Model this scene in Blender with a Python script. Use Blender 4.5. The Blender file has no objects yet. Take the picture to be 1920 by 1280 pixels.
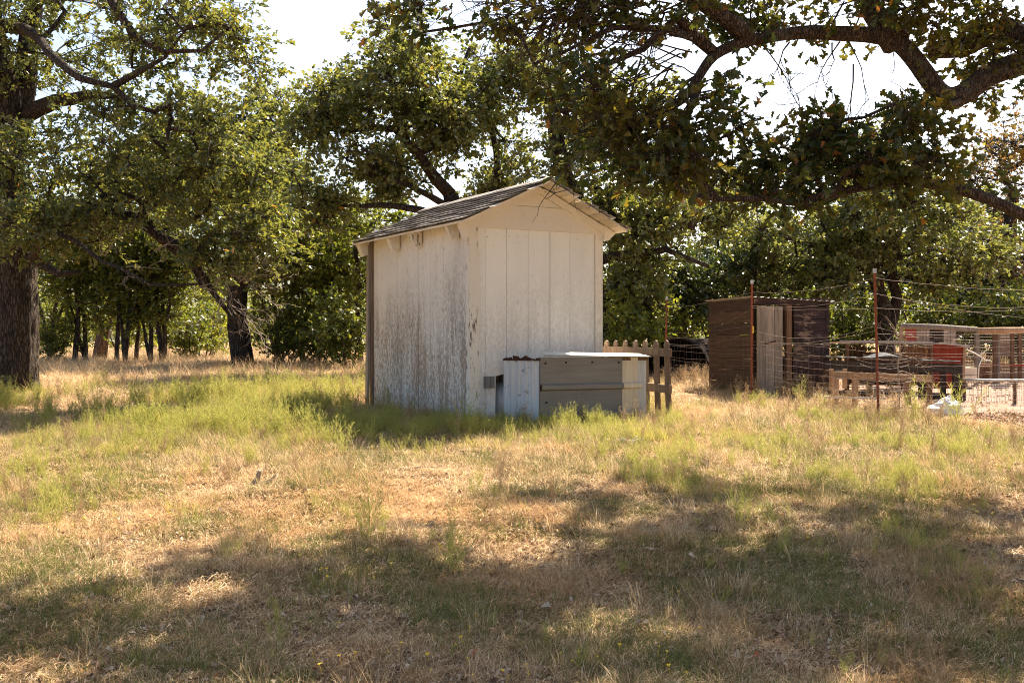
import bpy, math, random
import numpy as np
from mathutils import Vector, Matrix, noise as mnoise

RD = random.Random(11)
rng = np.random.default_rng(11)
PI = math.pi
sc = bpy.context.scene
C = sc.collection

# ------------------------------------------------------------------ camera, sky, sun, exposure
CAMZ = 1.6
FPX = 2000.0
cam_d = bpy.data.cameras.new('camera')
cam_d.sensor_width = 36.0
cam_d.lens = 36.0 * FPX / 1920.0
cam_d.clip_start = 0.1
cam_d.clip_end = 2000.0
cam = bpy.data.objects.new('camera', cam_d)
cam.location = (0, 0, CAMZ)
cam.rotation_euler = (PI / 2, 0, 0)
C.objects.link(cam)
sc.camera = cam

SUN_AZ = math.radians(32)      # from +Y towards +X
SUN_EL = math.radians(51)
world = bpy.data.worlds.new('World')
sc.world = world
world.use_nodes = True
wn = world.node_tree
bg = wn.nodes['Background']
sky = wn.nodes.new('ShaderNodeTexSky')
sky.sky_type = 'NISHITA'
sky.sun_disc = False
sky.sun_elevation = SUN_EL
sky.sun_rotation = SUN_AZ
sky.air_density = 1.0
sky.dust_density = 3.0
sky.ozone_density = 1.0
wn.links.new(sky.outputs[0], bg.inputs[0])
bg.inputs[1].default_value = 0.075

sl = bpy.data.lights.new('sun', 'SUN')
sl.energy = 5.0
sl.angle = math.radians(0.6)
sl.color = (1.0, 0.87, 0.69)
sun = bpy.data.objects.new('sun', sl)
sdir = Vector((math.sin(SUN_AZ) * math.cos(SUN_EL), math.cos(SUN_AZ) * math.cos(SUN_EL), math.sin(SUN_EL)))
sun.rotation_euler = sdir.to_track_quat('Z', 'Y').to_euler()
sun.location = (20, 35, 40)
C.objects.link(sun)

vs = sc.view_settings
vs.view_transform = 'Standard'
vs.look = 'None'
vs.gamma = 1.0
vs.use_curve_mapping = False
vs.exposure = 1.85
sc.cycles.use_denoising = True
sc.cycles.denoising_prefilter = 'NONE'
sc.cycles.filter_width = 1.0
sc.cycles.max_bounces = 7
sc.cycles.diffuse_bounces = 4
sc.cycles.glossy_bounces = 2
sc.cycles.transparent_max_bounces = 8
sc.cycles.sample_clamp_indirect = 3.0

# ------------------------------------------------------------------ ground shape
_GY = np.array([-400, -5, 0, 4.4, 8, 11, 14, 18, 25, 40, 80, 400], float)
_GZ = np.array([0.0, 0.0, 0.0, 0.18, 0.55, 0.74, 0.86, 0.94, 1.00, 1.05, 1.10, 1.20], float)


def gz(x, y):
    x = np.asarray(x, float); y = np.asarray(y, float)
    z = np.zeros(np.broadcast(x, y).shape)
    for d in (-1.2, -0.6, 0, 0.6, 1.2):
        z = z + np.interp(y + d, _GY, _GZ)
    z = z / 5
    z = z + 0.025 * np.sin(x * 1.7 + y * 0.9) * np.sin(y * 1.3 - x * 0.5) + 0.015 * np.sin(x * 4.1 + 1.3) * np.sin(y * 3.7 + x)
    z = z + 0.012 * np.sin(x * 9.3 + 2 * np.sin(y * 5.1)) * np.sin(y * 8.7 + 1.7 * np.sin(x * 6.3))
    return z


def g1(x, y):
    return float(gz(x, y))


def P(px, py, Y):
    return Vector(((px - 960) / FPX * Y, Y, CAMZ - (py - 640) / FPX * Y))


def hit(px, py):
    """ground point seen in the photograph at px, py"""
    ys = np.concatenate([np.linspace(3, 40, 700), np.linspace(41, 200, 160)])
    k = (px - 960) / FPX
    zr = gz(ys * k, ys) - CAMZ
    pys = 640 - zr / ys * FPX
    i = int(np.argmin(np.abs(pys - py)))
    return float(k * ys[i]), float(ys[i])


# ------------------------------------------------------------------ material helpers
class NT:
    def __init__(s, name):
        s.m = bpy.data.materials.new(name)
        s.m.use_nodes = True
        s.t = s.m.node_tree
        s.b = s.t.nodes['Principled BSDF']
        s.out = s.t.nodes['Material Output']

    def n(s, typ, **kw):
        nd = s.t.nodes.new(typ)
        for k, v in kw.items():
            setattr(nd, k, v)
        return nd

    def l(s, a, b):
        s.t.links.new(a, b)

    def set(s, nd, **kw):
        for k, v in kw.items():
            nd.inputs[k.replace('_', ' ')].default_value = v
        return nd

    def noise(s, vec, scale, detail=4, rough=0.6, stretch=None):
        if stretch:
            mp = s.n('ShaderNodeMapping')
            mp.inputs['Scale'].default_value = stretch
            s.l(vec, mp.inputs['Vector'])
            vec = mp.outputs[0]
        nd = s.n('ShaderNodeTexNoise')
        nd.inputs['Scale'].default_value = scale
        nd.inputs['Detail'].default_value = detail
        nd.inputs['Roughness'].default_value = rough
        s.l(vec, nd.inputs['Vector'])
        return nd.outputs['Fac']

    def ramp(s, fac, stops, interp='LINEAR'):
        nd = s.n('ShaderNodeValToRGB')
        cr = nd.color_ramp
        cr.interpolation = interp
        while len(cr.elements) < len(stops):
            cr.elements.new(0.5)
        for e, (p, c) in zip(cr.elements, stops):
            e.position = p
            e.color = (c, c, c, 1) if isinstance(c, (int, float)) else (*c, 1)
        s.l(fac, nd.inputs[0])
        return nd.outputs[0]

    def mix(s, fac, a, b, blend='MIX'):
        nd = s.n('ShaderNodeMix', data_type='RGBA', blend_type=blend)
        for i_, v in ((0, fac), (6, a), (7, b)):
            sock = nd.inputs[i_]
            if hasattr(v, 'is_output'):
                s.l(v, sock)
            elif isinstance(v, (int, float)):
                sock.default_value = v if i_ == 0 else (v, v, v, 1)
            else:
                sock.default_value = (*v, 1)
        return nd.outputs[2]

    def math(s, op, a, b=0.0):
        nd = s.n('ShaderNodeMath', operation=op)
        for sock, v in ((nd.inputs[0], a), (nd.inputs[1], b)):
            if isinstance(v, (int, float)):
                sock.default_value = v
            else:
                s.l(v, sock)
        return nd.outputs[0]

    def bump(s, h, strength=0.3, dist=0.01):
        nd = s.n('ShaderNodeBump')
        nd.inputs['Strength'].default_value = strength
        nd.inputs['Distance'].default_value = dist
        s.l(h, nd.inputs['Height'])
        s.l(nd.outputs[0], s.b.inputs['Normal'])
        return nd.outputs[0]

    def obj(s):
        return s.n('ShaderNodeTexCoord').outputs['Object']

    def geo(s):
        return s.n('ShaderNodeNewGeometry')

    def rnd(s):
        """a random number from the mesh island and the object"""
        isl = s.geo().outputs['Random Per Island']
        o = s.n('ShaderNodeObjectInfo').outputs['Random']
        return s.math('FRACT', s.math('ADD', isl, s.math('MULTIPLY', o, 3.7)))

    def base(s, col, rough=0.8, spec=0.3):
        if hasattr(col, 'is_output'):
            s.l(col, s.b.inputs['Base Color'])
        else:
            s.b.inputs['Base Color'].default_value = (*col, 1)
        s.b.inputs['Roughness'].default_value = rough
        s.b.inputs['Specular IOR Level'].default_value = spec
        return s


def leaf_mat(name, stops, trans=0.4, rough=0.42, spec=0.5, tmul=(1.6, 1.5, 0.75), wscale=0.6, wmix=0.35, wcol=(0.10, 0.10, 0.02)):
    t = NT(name)
    col = t.ramp(t.rnd(), stops)
    if wmix:
        nz = t.noise(t.geo().outputs['Position'], wscale, 2)
        f = t.math('MULTIPLY', t.ramp(nz, [(0.42, 0.0), (0.62, 1.0)]), wmix)
        col = t.mix(f, col, wcol)
    t.base(col, rough, spec)
    tr = t.n('ShaderNodeBsdfTranslucent')
    t.l(t.mix(1.0, col, tmul, 'MULTIPLY'), tr.inputs[0])
    mx = t.n('ShaderNodeMixShader')
    mx.inputs[0].default_value = trans
    t.l(t.b.outputs[0], mx.inputs[1]); t.l(tr.outputs[0], mx.inputs[2])
    t.l(mx.outputs[0], t.out.inputs[0])
    return t.m


M = {}
G1 = (0.090, 0.118, 0.045); G2 = (0.135, 0.155, 0.058); G3 = (0.060, 0.085, 0.040); YL = (0.19, 0.18, 0.035); OR = (0.33, 0.12, 0.03)
M['leaf_oak'] = leaf_mat('oak_leaf_green', [(0, G3), (0.35, G1), (0.75, G2), (0.93, YL), (0.99, YL), (1.0, OR)], trans=0.46, rough=0.27, spec=0.7, wcol=(0.15, 0.14, 0.03))
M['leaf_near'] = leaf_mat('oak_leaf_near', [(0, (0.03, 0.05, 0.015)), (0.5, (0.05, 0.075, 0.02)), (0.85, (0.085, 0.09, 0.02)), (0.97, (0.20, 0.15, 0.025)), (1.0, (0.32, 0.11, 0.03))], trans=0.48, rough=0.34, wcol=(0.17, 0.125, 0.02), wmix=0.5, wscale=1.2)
M['leaf_back'] = leaf_mat('oak_leaf_background', [(0, G1), (0.4, G2), (0.8, (0.18, 0.19, 0.07)), (0.992, YL), (1, OR)], trans=0.44, rough=0.28, spec=0.7, wcol=(0.17, 0.18, 0.04), wscale=0.45)
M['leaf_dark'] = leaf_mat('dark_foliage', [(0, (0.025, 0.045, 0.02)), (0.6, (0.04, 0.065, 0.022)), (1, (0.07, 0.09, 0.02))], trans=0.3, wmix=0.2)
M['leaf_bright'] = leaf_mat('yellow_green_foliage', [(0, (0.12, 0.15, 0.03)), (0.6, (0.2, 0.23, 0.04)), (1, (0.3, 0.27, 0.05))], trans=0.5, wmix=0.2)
M['leaf_brown'] = leaf_mat('browned_foliage', [(0, (0.10, 0.08, 0.04)), (0.5, (0.2, 0.11, 0.05)), (0.8, (0.10, 0.11, 0.04)), (1, (0.3, 0.14, 0.06))], trans=0.35, wmix=0.2)
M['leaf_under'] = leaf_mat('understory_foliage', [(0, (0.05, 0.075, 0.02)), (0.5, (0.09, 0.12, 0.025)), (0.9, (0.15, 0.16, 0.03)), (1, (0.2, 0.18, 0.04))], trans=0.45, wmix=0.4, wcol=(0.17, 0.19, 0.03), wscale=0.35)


def bark(name, c0, c1, scale=1.0, lich=0.0):
    t = NT(name)
    o = t.geo().outputs['Position']
    mp = t.n('ShaderNodeMapping'); mp.inputs['Scale'].default_value = (1, 1, 0.2)
    t.l(o, mp.inputs[0])
    v = t.n('ShaderNodeTexVoronoi', feature='DISTANCE_TO_EDGE'); v.inputs['Scale'].default_value = 26 * scale
    wob = t.n('ShaderNodeTexNoise'); wob.inputs['Scale'].default_value = 8; t.l(mp.outputs[0], wob.inputs[0])
    va = t.n('ShaderNodeVectorMath', operation='MULTIPLY_ADD')
    t.l(wob.outputs['Color'], va.inputs[0]); va.inputs[1].default_value = (0.10, 0.10, 0.05); t.l(mp.outputs[0], va.inputs[2])
    t.l(va.outputs[0], v.inputs['Vector'])
    pl = t.ramp(t.math('ADD', v.outputs['Distance'], t.math('MULTIPLY', t.math('SUBTRACT', t.noise(o, 60, 4, 0.7), 0.5), 0.25)), [(0.0, 0.0), (0.2, 1.0)])
    n2 = t.noise(o, 30, 5)
    col = t.mix(pl, c0, t.mix(n2, tuple(x * 0.65 for x in c1), tuple(min(1, x * 1.4) for x in c1)))
    if lich:
        lf = t.ramp(t.noise(o, 7, 5, 0.7), [(0.52, 0.0), (0.62, lich)])
        col = t.mix(lf, col, (0.26, 0.25, 0.21))
    t.base(col, 0.92, 0.15)
    t.bump(t.math('ADD', pl, t.math('MULTIPLY', n2, 0.5)), 0.8, 0.02)
    return t.m


M['bark'] = bark('oak_bark', (0.022, 0.017, 0.013), (0.085, 0.064, 0.048), 1.35)
M['bark_near'] = bark('oak_limb_bark', (0.035, 0.026, 0.019), (0.115, 0.080, 0.055), 2.2, 0.25)
M['bark_far'] = bark('thin_trunk_bark', (0.02, 0.017, 0.014), (0.085, 0.066, 0.05), 0.7)
M['twig'] = NT('dead_twig_wood').base((0.30, 0.24, 0.19), 0.9, 0.2).m


def paint(name, grime, base=(0.80, 0.76, 0.68), low=0.0):
    """old white paint: mildew, peeling specks; object space is the shed's own space"""
    t = NT(name)
    o = t.obj()
    sep = t.n('ShaderNodeSeparateXYZ'); t.l(o, sep.inputs[0])
    z = sep.outputs['Z']
    tone = t.ramp(t.noise(o, 2.2, 4, 0.6, (1, 1, 0.35)), [(0.3, tuple(x * 0.93 for x in base)), (0.7, base)])
    rndc = t.ramp(t.n('ShaderNodeObjectInfo').outputs['Random'], [(0, 0.92), (1, 1.0)])
    col = t.mix(1.0, tone, rndc, 'MULTIPLY')
    # grime band rising from below
    band = t.ramp(z, [(0.0, 1.0), (0.30, 0.85), (0.62, 0.55), (0.86, 0.0)]) if False else None
    zz = t.math('DIVIDE', z, 2.1)
    wob = t.math('MULTIPLY', t.math('SUBTRACT', t.noise(o, 1.6, 3, 0.6, (1, 1, 0.5)), 0.5), 0.9)
    zf = t.math('ADD', zz, wob)
    band = t.ramp(zf, [(0.0, 1.0), (0.45, 0.9), (0.66, 0.4), (0.85, 0.04)])
    streak = t.noise(o, 9, 5, 0.7, (1, 1, 0.12))
    speck = t.noise(o, 34, 6, 0.75, (1, 1, 0.5))
    d = t.math('MULTIPLY', band, t.ramp(t.math('ADD', t.math('MULTIPLY', streak, 0.36), t.math('MULTIPLY', speck, 0.64)), [(0.44, 0.22), (0.54, 1.0)]))
    d = t.math('MULTIPLY', d, grime)
    dirt = t.ramp(t.noise(o, 1.3, 3, 0.6), [(0.4, (0.20, 0.175, 0.155)), (0.6, (0.27, 0.18, 0.12))])
    col = t.mix(d, col, dirt)
    # sharp small flakes of lost paint
    fl = t.ramp(t.noise(o, 38, 6, 0.75, (1, 1, 0.45)), [(0.66 - 0.05 * grime, 0.0), (0.69 - 0.05 * grime, 1.0)])
    col = t.mix(t.math('MULTIPLY', fl, 0.85), col, (0.13, 0.11, 0.09))
    t.base(col, 0.62, 0.35)
    t.bump(t.math('ADD', t.noise(o, 14, 5, 0.6, (1, 1, 0.06)), t.math('MULTIPLY', fl, -0.6)), 0.35, 0.004)
    return t.m


M['paint_front'] = paint('white_paint_front', 0.34, (0.88, 0.865, 0.81))
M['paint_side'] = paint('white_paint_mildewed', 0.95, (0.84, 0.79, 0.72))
M['paint_trim'] = paint('white_paint_trim', 0.35, (0.80, 0.74, 0.63))


def peel(name):
    t = NT(name); o = t.obj()
    f = t.ramp(t.noise(o, 26, 6, 0.75, (1, 1, 0.22)), [(0.55, 0.0), (0.60, 1.0)])
    col = t.mix(f, (0.74, 0.69, 0.60), t.mix(t.noise(o, 40, 4, 0.6, (1, 1, 0.05)), (0.10, 0.08, 0.065), (0.26, 0.22, 0.19)))
    t.base(col, 0.75, 0.25); t.bump(f, 0.5, 0.004)
    return t.m


M['paint_peel'] = peel('peeling_corner_paint')


def wood(name, c0, c1, scale=1.0, stretch=(6, 6, 0.5), patch=None, patch_lo=0.56):
    t = NT(name); o = t.obj()
    g = t.noise(o, 6 * scale, 6, 0.65, stretch)
    col = t.ramp(g, [(0.3, c0), (0.7, c1)])
    r = t.ramp(t.n('ShaderNodeObjectInfo').outputs['Random'], [(0, 0.72), (1, 1.2)])
    col = t.mix(1.0, col, r, 'MULTIPLY')
    if patch:
        f = t.ramp(t.noise(o, 3.5, 6, 0.7, (1, 1, 3.0)), [(patch_lo, 0.0), (patch_lo + 0.06, 1.0)])
        col = t.mix(f, col, t.mix(g, tuple(x * 0.6 for x in patch), patch))
    t.base(col, 0.85, 0.2)
    t.bump(g, 0.5, 0.006)
    return t.m


HZ = (0.6, 0.6, 7)
M['wood_dark_side'] = wood('dark_brown_boards', (0.030, 0.018, 0.010), (0.075, 0.042, 0.022), 1, HZ)
M['wood_dark_front'] = wood('dark_weathered_boards', (0.022, 0.014, 0.014), (0.070, 0.045, 0.042), 1, HZ, (0.26, 0.18, 0.13), 0.53)
M['wood_grey'] = wood('grey_weathered_wood', (0.17, 0.14, 0.11), (0.36, 0.30, 0.24))
M['wood_brown'] = wood('brown_weathered_wood', (0.10, 0.055, 0.030), (0.24, 0.14, 0.085))
M['wood_picket'] = wood('picket_wood', (0.13, 0.085, 0.055), (0.27, 0.19, 0.13))
M['wood_tan'] = wood('tan_lumber', (0.28, 0.17, 0.10), (0.48, 0.32, 0.20))
M['wood_black'] = wood('dark_lumber', (0.022, 0.017, 0.016), (0.06, 0.048, 0.042), 1, HZ)
M['red_panel'] = wood('faded_red_paint', (0.26, 0.045, 0.03), (0.36, 0.07, 0.045), 0.6)
M['soffit'] = wood('soffit_boards', (0.55, 0.48, 0.38), (0.74, 0.67, 0.55), 1, (5, 0.5, 5))


def metal(name, c, rust=(0.22, 0.09, 0.04), rf=0.64, rough=0.55, met=0.3, streak=(8, 8, 0.8)):
    t = NT(name); o = t.obj()
    tone = t.ramp(t.noise(o, 3, 5, 0.65, streak), [(0.3, tuple(x * 0.72 for x in c)), (0.7, c)])
    f = t.ramp(t.noise(o, 6, 5, 0.7), [(rf, 0.0), (rf + 0.06, 1.0)])
    col = t.mix(f, tone, rust)
    t.base(col, rough, 0.4)
    t.b.inputs['Metallic'].default_value = met
    t.bump(t.noise(o, 5, 3), 0.15, 0.01)
    return t.m


M['tin_white'] = metal('whitewashed_corrugated_tin', (0.62, 0.63, 0.64), (0.20, 0.19, 0.19), 0.60, 0.6, 0.0, (12, 12, 0.7))
M['tin_grey'] = metal('weathered_grey_tin', (0.24, 0.22, 0.195), (0.27, 0.15, 0.07), 0.68, 0.6, 0.15, (0.8, 8, 8))
M['tin_cream_and_sunlit'] = metal('cream_and_sunlit_tin', (0.74, 0.64, 0.48), (0.4, 0.28, 0.18), 0.72, 0.55, 0.0)  # shared: real cream on the nest box, painted sunlight on the tin box
M['tin_pale'] = metal('pale_painted_board', (0.66, 0.67, 0.66), (0.4, 0.3, 0.2), 0.74, 0.6, 0.0)
M['tin_lid'] = metal('pale_tin_sheet', (0.46, 0.48, 0.43), (0.3, 0.25, 0.18), 0.72, 0.5, 0.1)
M['tin_roof'] = metal('galvanised_roof_sheet', (0.50, 0.47, 0.43), (0.25, 0.15, 0.1), 0.6, 0.5, 0.3)
M['rust_red'] = metal('rusty_red_steel', (0.30, 0.075, 0.035), (0.14, 0.06, 0.035), 0.55, 0.8, 0.0)
M['wire'] = metal('dull_steel_wire', (0.20, 0.155, 0.13), (0.2, 0.11, 0.07), 0.55, 0.6, 0.35)
M['rust_edge'] = NT('rusted_edge').base((0.075, 0.04, 0.028), 0.9, 0.1).m
M['post_tip'] = NT('pale_post_tip').base((0.45, 0.5, 0.52), 0.6, 0.3).m
M['yellow_tag'] = NT('yellow_plastic').base((0.7, 0.45, 0.05), 0.5, 0.4).m
M['grey_plastic'] = metal('grey_plastic_box', (0.20, 0.19, 0.18), (0.13, 0.12, 0.11), 0.6, 0.6, 0.0)
M['tank'] = metal('pale_blue_tank', (0.6, 0.63, 0.66), (0.2, 0.16, 0.12), 0.6, 0.4, 0.1)
M['culvert'] = metal('black_culvert_pipe', (0.016, 0.012, 0.010), (0.035, 0.018, 0.012), 0.55, 0.95, 0.0)
for k_ in ('culvert', 'wire'):
    M[k_].node_tree.nodes['Principled BSDF'].inputs['Specular IOR Level'].default_value = 0.08
M['white_sack'] = NT('white_plastic_sack').base((0.72, 0.73, 0.72), 0.5, 0.4).m
M['bone'] = NT('bleached_wood').base((0.62, 0.56, 0.48), 0.8, 0.2).m
M['cloth'] = metal('grey_shade_cloth', (0.09, 0.10, 0.11), (0.13, 0.13, 0.13), 0.6, 0.7, 0.0)
M['cloth'].node_tree.nodes['Principled BSDF'].inputs['Specular IOR Level'].default_value = 0.05
M['dark_inside'] = NT('dark_interior_board').base((0.03, 0.022, 0.018), 0.9, 0.1).m


def shingle_mat():
    t = NT('asphalt_shingle'); o = t.geo().outputs['Position']
    r = t.n('ShaderNodeObjectInfo').outputs['Random']
    col = t.ramp(r, [(0, (0.32, 0.295, 0.27)), (0.5, (0.40, 0.37, 0.34)), (1, (0.52, 0.48, 0.44))])
    g = t.noise(o, 160, 3, 0.8)
    col = t.mix(t.math('MULTIPLY', g, 0.7), col, (0.08, 0.075, 0.07))
    st = t.ramp(t.noise(o, 5, 4, 0.7), [(0.5, 0.0), (0.7, 0.5)])
    col = t.mix(st, col, (0.32, 0.27, 0.22))
    t.base(col, 0.9, 0.15); t.bump(g, 0.5, 0.004)
    return t.m


M['shingle'] = shingle_mat()


def ground_mat():
    t = NT('dry_earth'); o = t.geo().outputs['Position']
    a = t.noise(o, 1.1, 5, 0.65)
    b = t.noise(o, 14, 6, 0.75)
    c = t.noise(o, 70, 4, 0.8)
    dirt = t.ramp(b, [(0.3, (0.085, 0.052, 0.036)), (0.5, (0.20, 0.125, 0.082)), (0.72, (0.34, 0.23, 0.15))])
    straw = t.ramp(c, [(0.3, (0.16, 0.095, 0.055)), (0.55, (0.46, 0.30, 0.16)), (0.8, (0.70, 0.52, 0.32))])
    col = t.mix(t.ramp(a, [(0.35, 0.25), (0.6, 0.9)]), dirt, straw)
    # bare pinkish yard inside the pens on the right
    sep = t.n('ShaderNodeSeparateXYZ'); t.l(o, sep.inputs[0])
    k = t.math('MULTIPLY', t.ramp(t.math('ADD', sep.outputs['X'], t.math('MULTIPLY', a, 1.6)), [(0.0, 0.0), (1.0, 1.0)]), 1.0)
    mx = t.n('ShaderNodeMapRange'); mx.inputs['From Min'].default_value = 4.6; mx.inputs['From Max'].default_value = 5.4
    t.l(t.math('ADD', sep.outputs['X'], t.math('MULTIPLY', a, 0.8)), mx.inputs['Value'])
    my = t.n('ShaderNodeMapRange'); my.inputs['From Min'].default_value = 9.9; my.inputs['From Max'].default_value = 10.6
    t.l(sep.outputs['Y'], my.inputs['Value'])
    my2 = t.n('ShaderNodeMapRange'); my2.inputs['From Min'].default_value = 21; my2.inputs['From Max'].default_value = 18
    t.l(sep.outputs['Y'], my2.inputs['Value'])
    yard = t.math('MULTIPLY', t.math('MULTIPLY', mx.outputs[0], my.outputs[0]), my2.outputs[0])
    col = t.mix(yard, col, t.ramp(b, [(0.3, (0.30, 0.19, 0.14)), (0.7, (0.46, 0.33, 0.26))]))
    t.base(col, 0.95, 0.1)
    t.bump(t.math('ADD', b, c), 0.9, 0.03)
    return t.m


M['ground'] = ground_mat()


def straw_mat(name, stops, trans=0.35, green=None, wscale=0.9, lo=0.5, hi=0.6, gamt=0.8):
    t = NT(name)
    col = t.ramp(t.rnd(), stops)
    if green:
        f = t.math('MULTIPLY', t.ramp(t.noise(t.geo().outputs['Position'], wscale, 4), [(lo, 0.0), (hi, 1.0)]), gamt)
        col = t.mix(f, col, green)
    t.base(col, 0.7, 0.25)
    tr = t.n('ShaderNodeBsdfTranslucent'); t.l(col, tr.inputs[0])
    mx = t.n('ShaderNodeMixShader'); mx.inputs[0].default_value = trans
    t.l(t.b.outputs[0], mx.inputs[1]); t.l(tr.outputs[0], mx.inputs[2]); t.l(mx.outputs[0], t.out.inputs[0])
    return t.m


M['straw'] = straw_mat('dry_straw', [(0, (0.14, 0.08, 0.045)), (0.2, (0.30, 0.19, 0.10)), (0.55, (0.58, 0.41, 0.215)), (1, (0.84, 0.69, 0.47))], trans=0.45, green=(0.60, 0.36, 0.16), gamt=0.45)
M['greengrass'] = straw_mat('yellow_green_grass', [(0, (0.22, 0.23, 0.035)), (0.4, (0.42, 0.40, 0.065)), (0.75, (0.58, 0.49, 0.12)), (1, (0.72, 0.55, 0.24))], 0.5)
M['weed'] = straw_mat('feathery_weed_green', [(0, (0.20, 0.22, 0.05)), (0.5, (0.38, 0.38, 0.09)), (1, (0.58, 0.50, 0.16))], 0.48)
M['weed_dry'] = straw_mat('dried_weed', [(0, (0.24, 0.16, 0.08)), (0.6, (0.40, 0.28, 0.15)), (1, (0.55, 0.40, 0.24))], 0.3)
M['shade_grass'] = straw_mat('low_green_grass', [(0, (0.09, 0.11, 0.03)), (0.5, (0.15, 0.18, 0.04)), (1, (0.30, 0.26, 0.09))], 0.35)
M['litter'] = straw_mat('fallen_oak_leaf', [(0, (0.12, 0.065, 0.04)), (0.3, (0.30, 0.18, 0.10)), (0.6, (0.46, 0.33, 0.22)), (0.93, (0.70, 0.58, 0.44)), (1, (0.5, 0.14, 0.05))], 0.15)
M['flower'] = NT('yellow_petal').base((0.75, 0.5, 0.03), 0.6, 0.2).m


# ------------------------------------------------------------------ mesh helpers
class MB:
    def __init__(s):
        s.v = []; s.f = []

    def add(s, v, f):
        o = len(s.v); s.v.extend([tuple(p) for p in v]); s.f.extend([tuple(i + o for i in q) for q in f]); return s

    def box(s, x0, x1, y0, y1, z0, z1, mat=None):
        v = [Vector(p) for p in ((x0, y0, z0), (x1, y0, z0), (x1, y1, z0), (x0, y1, z0), (x0, y0, z1), (x1, y0, z1), (x1, y1, z1), (x0, y1, z1))]
        if mat is not None:
            v = [mat @ p for p in v]
        return s.add(v, [(0, 3, 2, 1), (4, 5, 6, 7), (0, 1, 5, 4), (1, 2, 6, 5), (2, 3, 7, 6), (3, 0, 4, 7)])

    def bar(s, a, b, w, d, up=(0, 0, 1)):
        """a rectangular bar from a to b, w wide, d deep"""
        a = Vector(a); b = Vector(b); t = (b - a); L = t.length; t.normalize()
        u = Vector(up)
        if abs(t.dot(u)) > 0.95:
            u = Vector((0, 1, 0))
        x = t.cross(u).normalized(); y = x.cross(t)
        v = []
        for p in (a, b):
            for sx, sy in ((-1, -1), (1, -1), (1, 1), (-1, 1)):
                v.append(p + x * (sx * w / 2) + y * (sy * d / 2))
        return s.add(v, [(0, 1, 2, 3), (7, 6, 5, 4), (0, 4, 5, 1), (1, 5, 6, 2), (2, 6, 7, 3), (3, 7, 4, 0)])

    def prism(s, poly, y0, y1):
        """polygon in x,z extruded along y"""
        n = len(poly)
        v = [(x, y0, z) for x, z in poly] + [(x, y1, z) for x, z in poly]
        f = [tuple(range(n)), tuple(range(2 * n - 1, n - 1, -1))] + [(i, i + n, (i + 1) % n + n, (i + 1) % n) for i in range(n)]
        return s.add(v, f)

    def tube(s, pts, rad, k=6, cap=True, ridg=None):
        pts = [Vector(p) for p in pts]; n = len(pts)
        if not hasattr(rad, '__len__'):
            rad = [rad] * n
        ref = Vector((0.3, 0.2, 1)).normalized()
        base = len(s.v)
        px = None
        for i in range(n):
            t = (pts[min(i + 1, n - 1)] - pts[max(i - 1, 0)])
            if t.length < 1e-9:
                t = Vector((0, 0, 1))
            t.normalize()
            if px is None:
                px = t.cross(ref)
                if px.length < 0.1:
                    px = t.cross(Vector((1, 0, 0)))
            px = (px - t * px.dot(t))
            if px.length < 1e-6:
                px = t.cross(Vector((1, 0, 0)))
            px.normalize(); py = t.cross(px)
            for j in range(k):
                a = 2 * PI * j / k
                r = rad[i] * (ridg(a, i) if ridg else 1)
                q = pts[i] + (px * math.cos(a) + py * math.sin(a)) * r
                s.v.append((q.x, q.y, q.z))
        for i in range(n - 1):
            for j in range(k):
                j2 = (j + 1) % k
                s.f.append((base + i * k + j, base + i * k + j2, base + (i + 1) * k + j2, base + (i + 1) * k + j))
        if cap:
            s.f.append(tuple(base + j for j in range(k - 1, -1, -1)))
            s.f.append(tuple(base + (n - 1) * k + j for j in range(k)))
        return s

    def build(s, name, mat, parent=None, smooth=False, coll=True):
        me = bpy.data.meshes.new(name)
        me.from_pydata(s.v, [], s.f)
        me.materials.append(mat)
        if smooth:
            me.polygons.foreach_set('use_smooth', [True] * len(me.polygons))
        me.update()
        o = bpy.data.objects.new(name, me)
        if coll:
            C.objects.link(o)
        if parent is not None:
            o.parent = parent
        return o


def np_mesh(name, V, F, mat, parent=None, smooth=False, link=True):
    """V (n,3) array, F (m,k) array: fast mesh"""
    me = bpy.data.meshes.new(name)
    n = len(V); m, k = F.shape
    me.vertices.add(n); me.loops.add(m * k); me.polygons.add(m)
    me.vertices.foreach_set('co', np.ascontiguousarray(V, np.float32).ravel())
    me.loops.foreach_set('vertex_index', np.ascontiguousarray(F, np.int32).ravel())
    me.polygons.foreach_set('loop_start', np.arange(0, m * k, k, dtype=np.int32))
    if smooth:
        me.polygons.foreach_set('use_smooth', np.ones(m, bool))
    me.materials.append(mat)
    me.update(calc_edges=True)
    o = bpy.data.objects.new(name, me)
    if link:
        C.objects.link(o)
    if parent is not None:
        o.parent = parent
    return o


def tag(o, label=None, cat=None, group=None, kind=None):
    if label: o['label'] = label
    if cat: o['category'] = cat
    if group: o['group'] = group
    if kind: o['kind'] = kind
    return o


def empty(name, loc, rz=0.0):
    o = bpy.data.objects.new(name, None)
    o.empty_display_size = 0.2
    o.location = loc; o.rotation_euler = (0, 0, rz)
    C.objects.link(o)
    return o


def copy_tree(o, loc, rz=0.0, scale=1.0):
    r = o.copy(); C.objects.link(r)
    r.location = loc; r.rotation_euler = (0, 0, rz); r.scale = (scale,) * 3
    for ch in list(o.children):
        c = ch.copy(); C.objects.link(c); c.parent = r
        for g in ch.children:
            d = g.copy(); C.objects.link(d); d.parent = c
    return r


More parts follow.
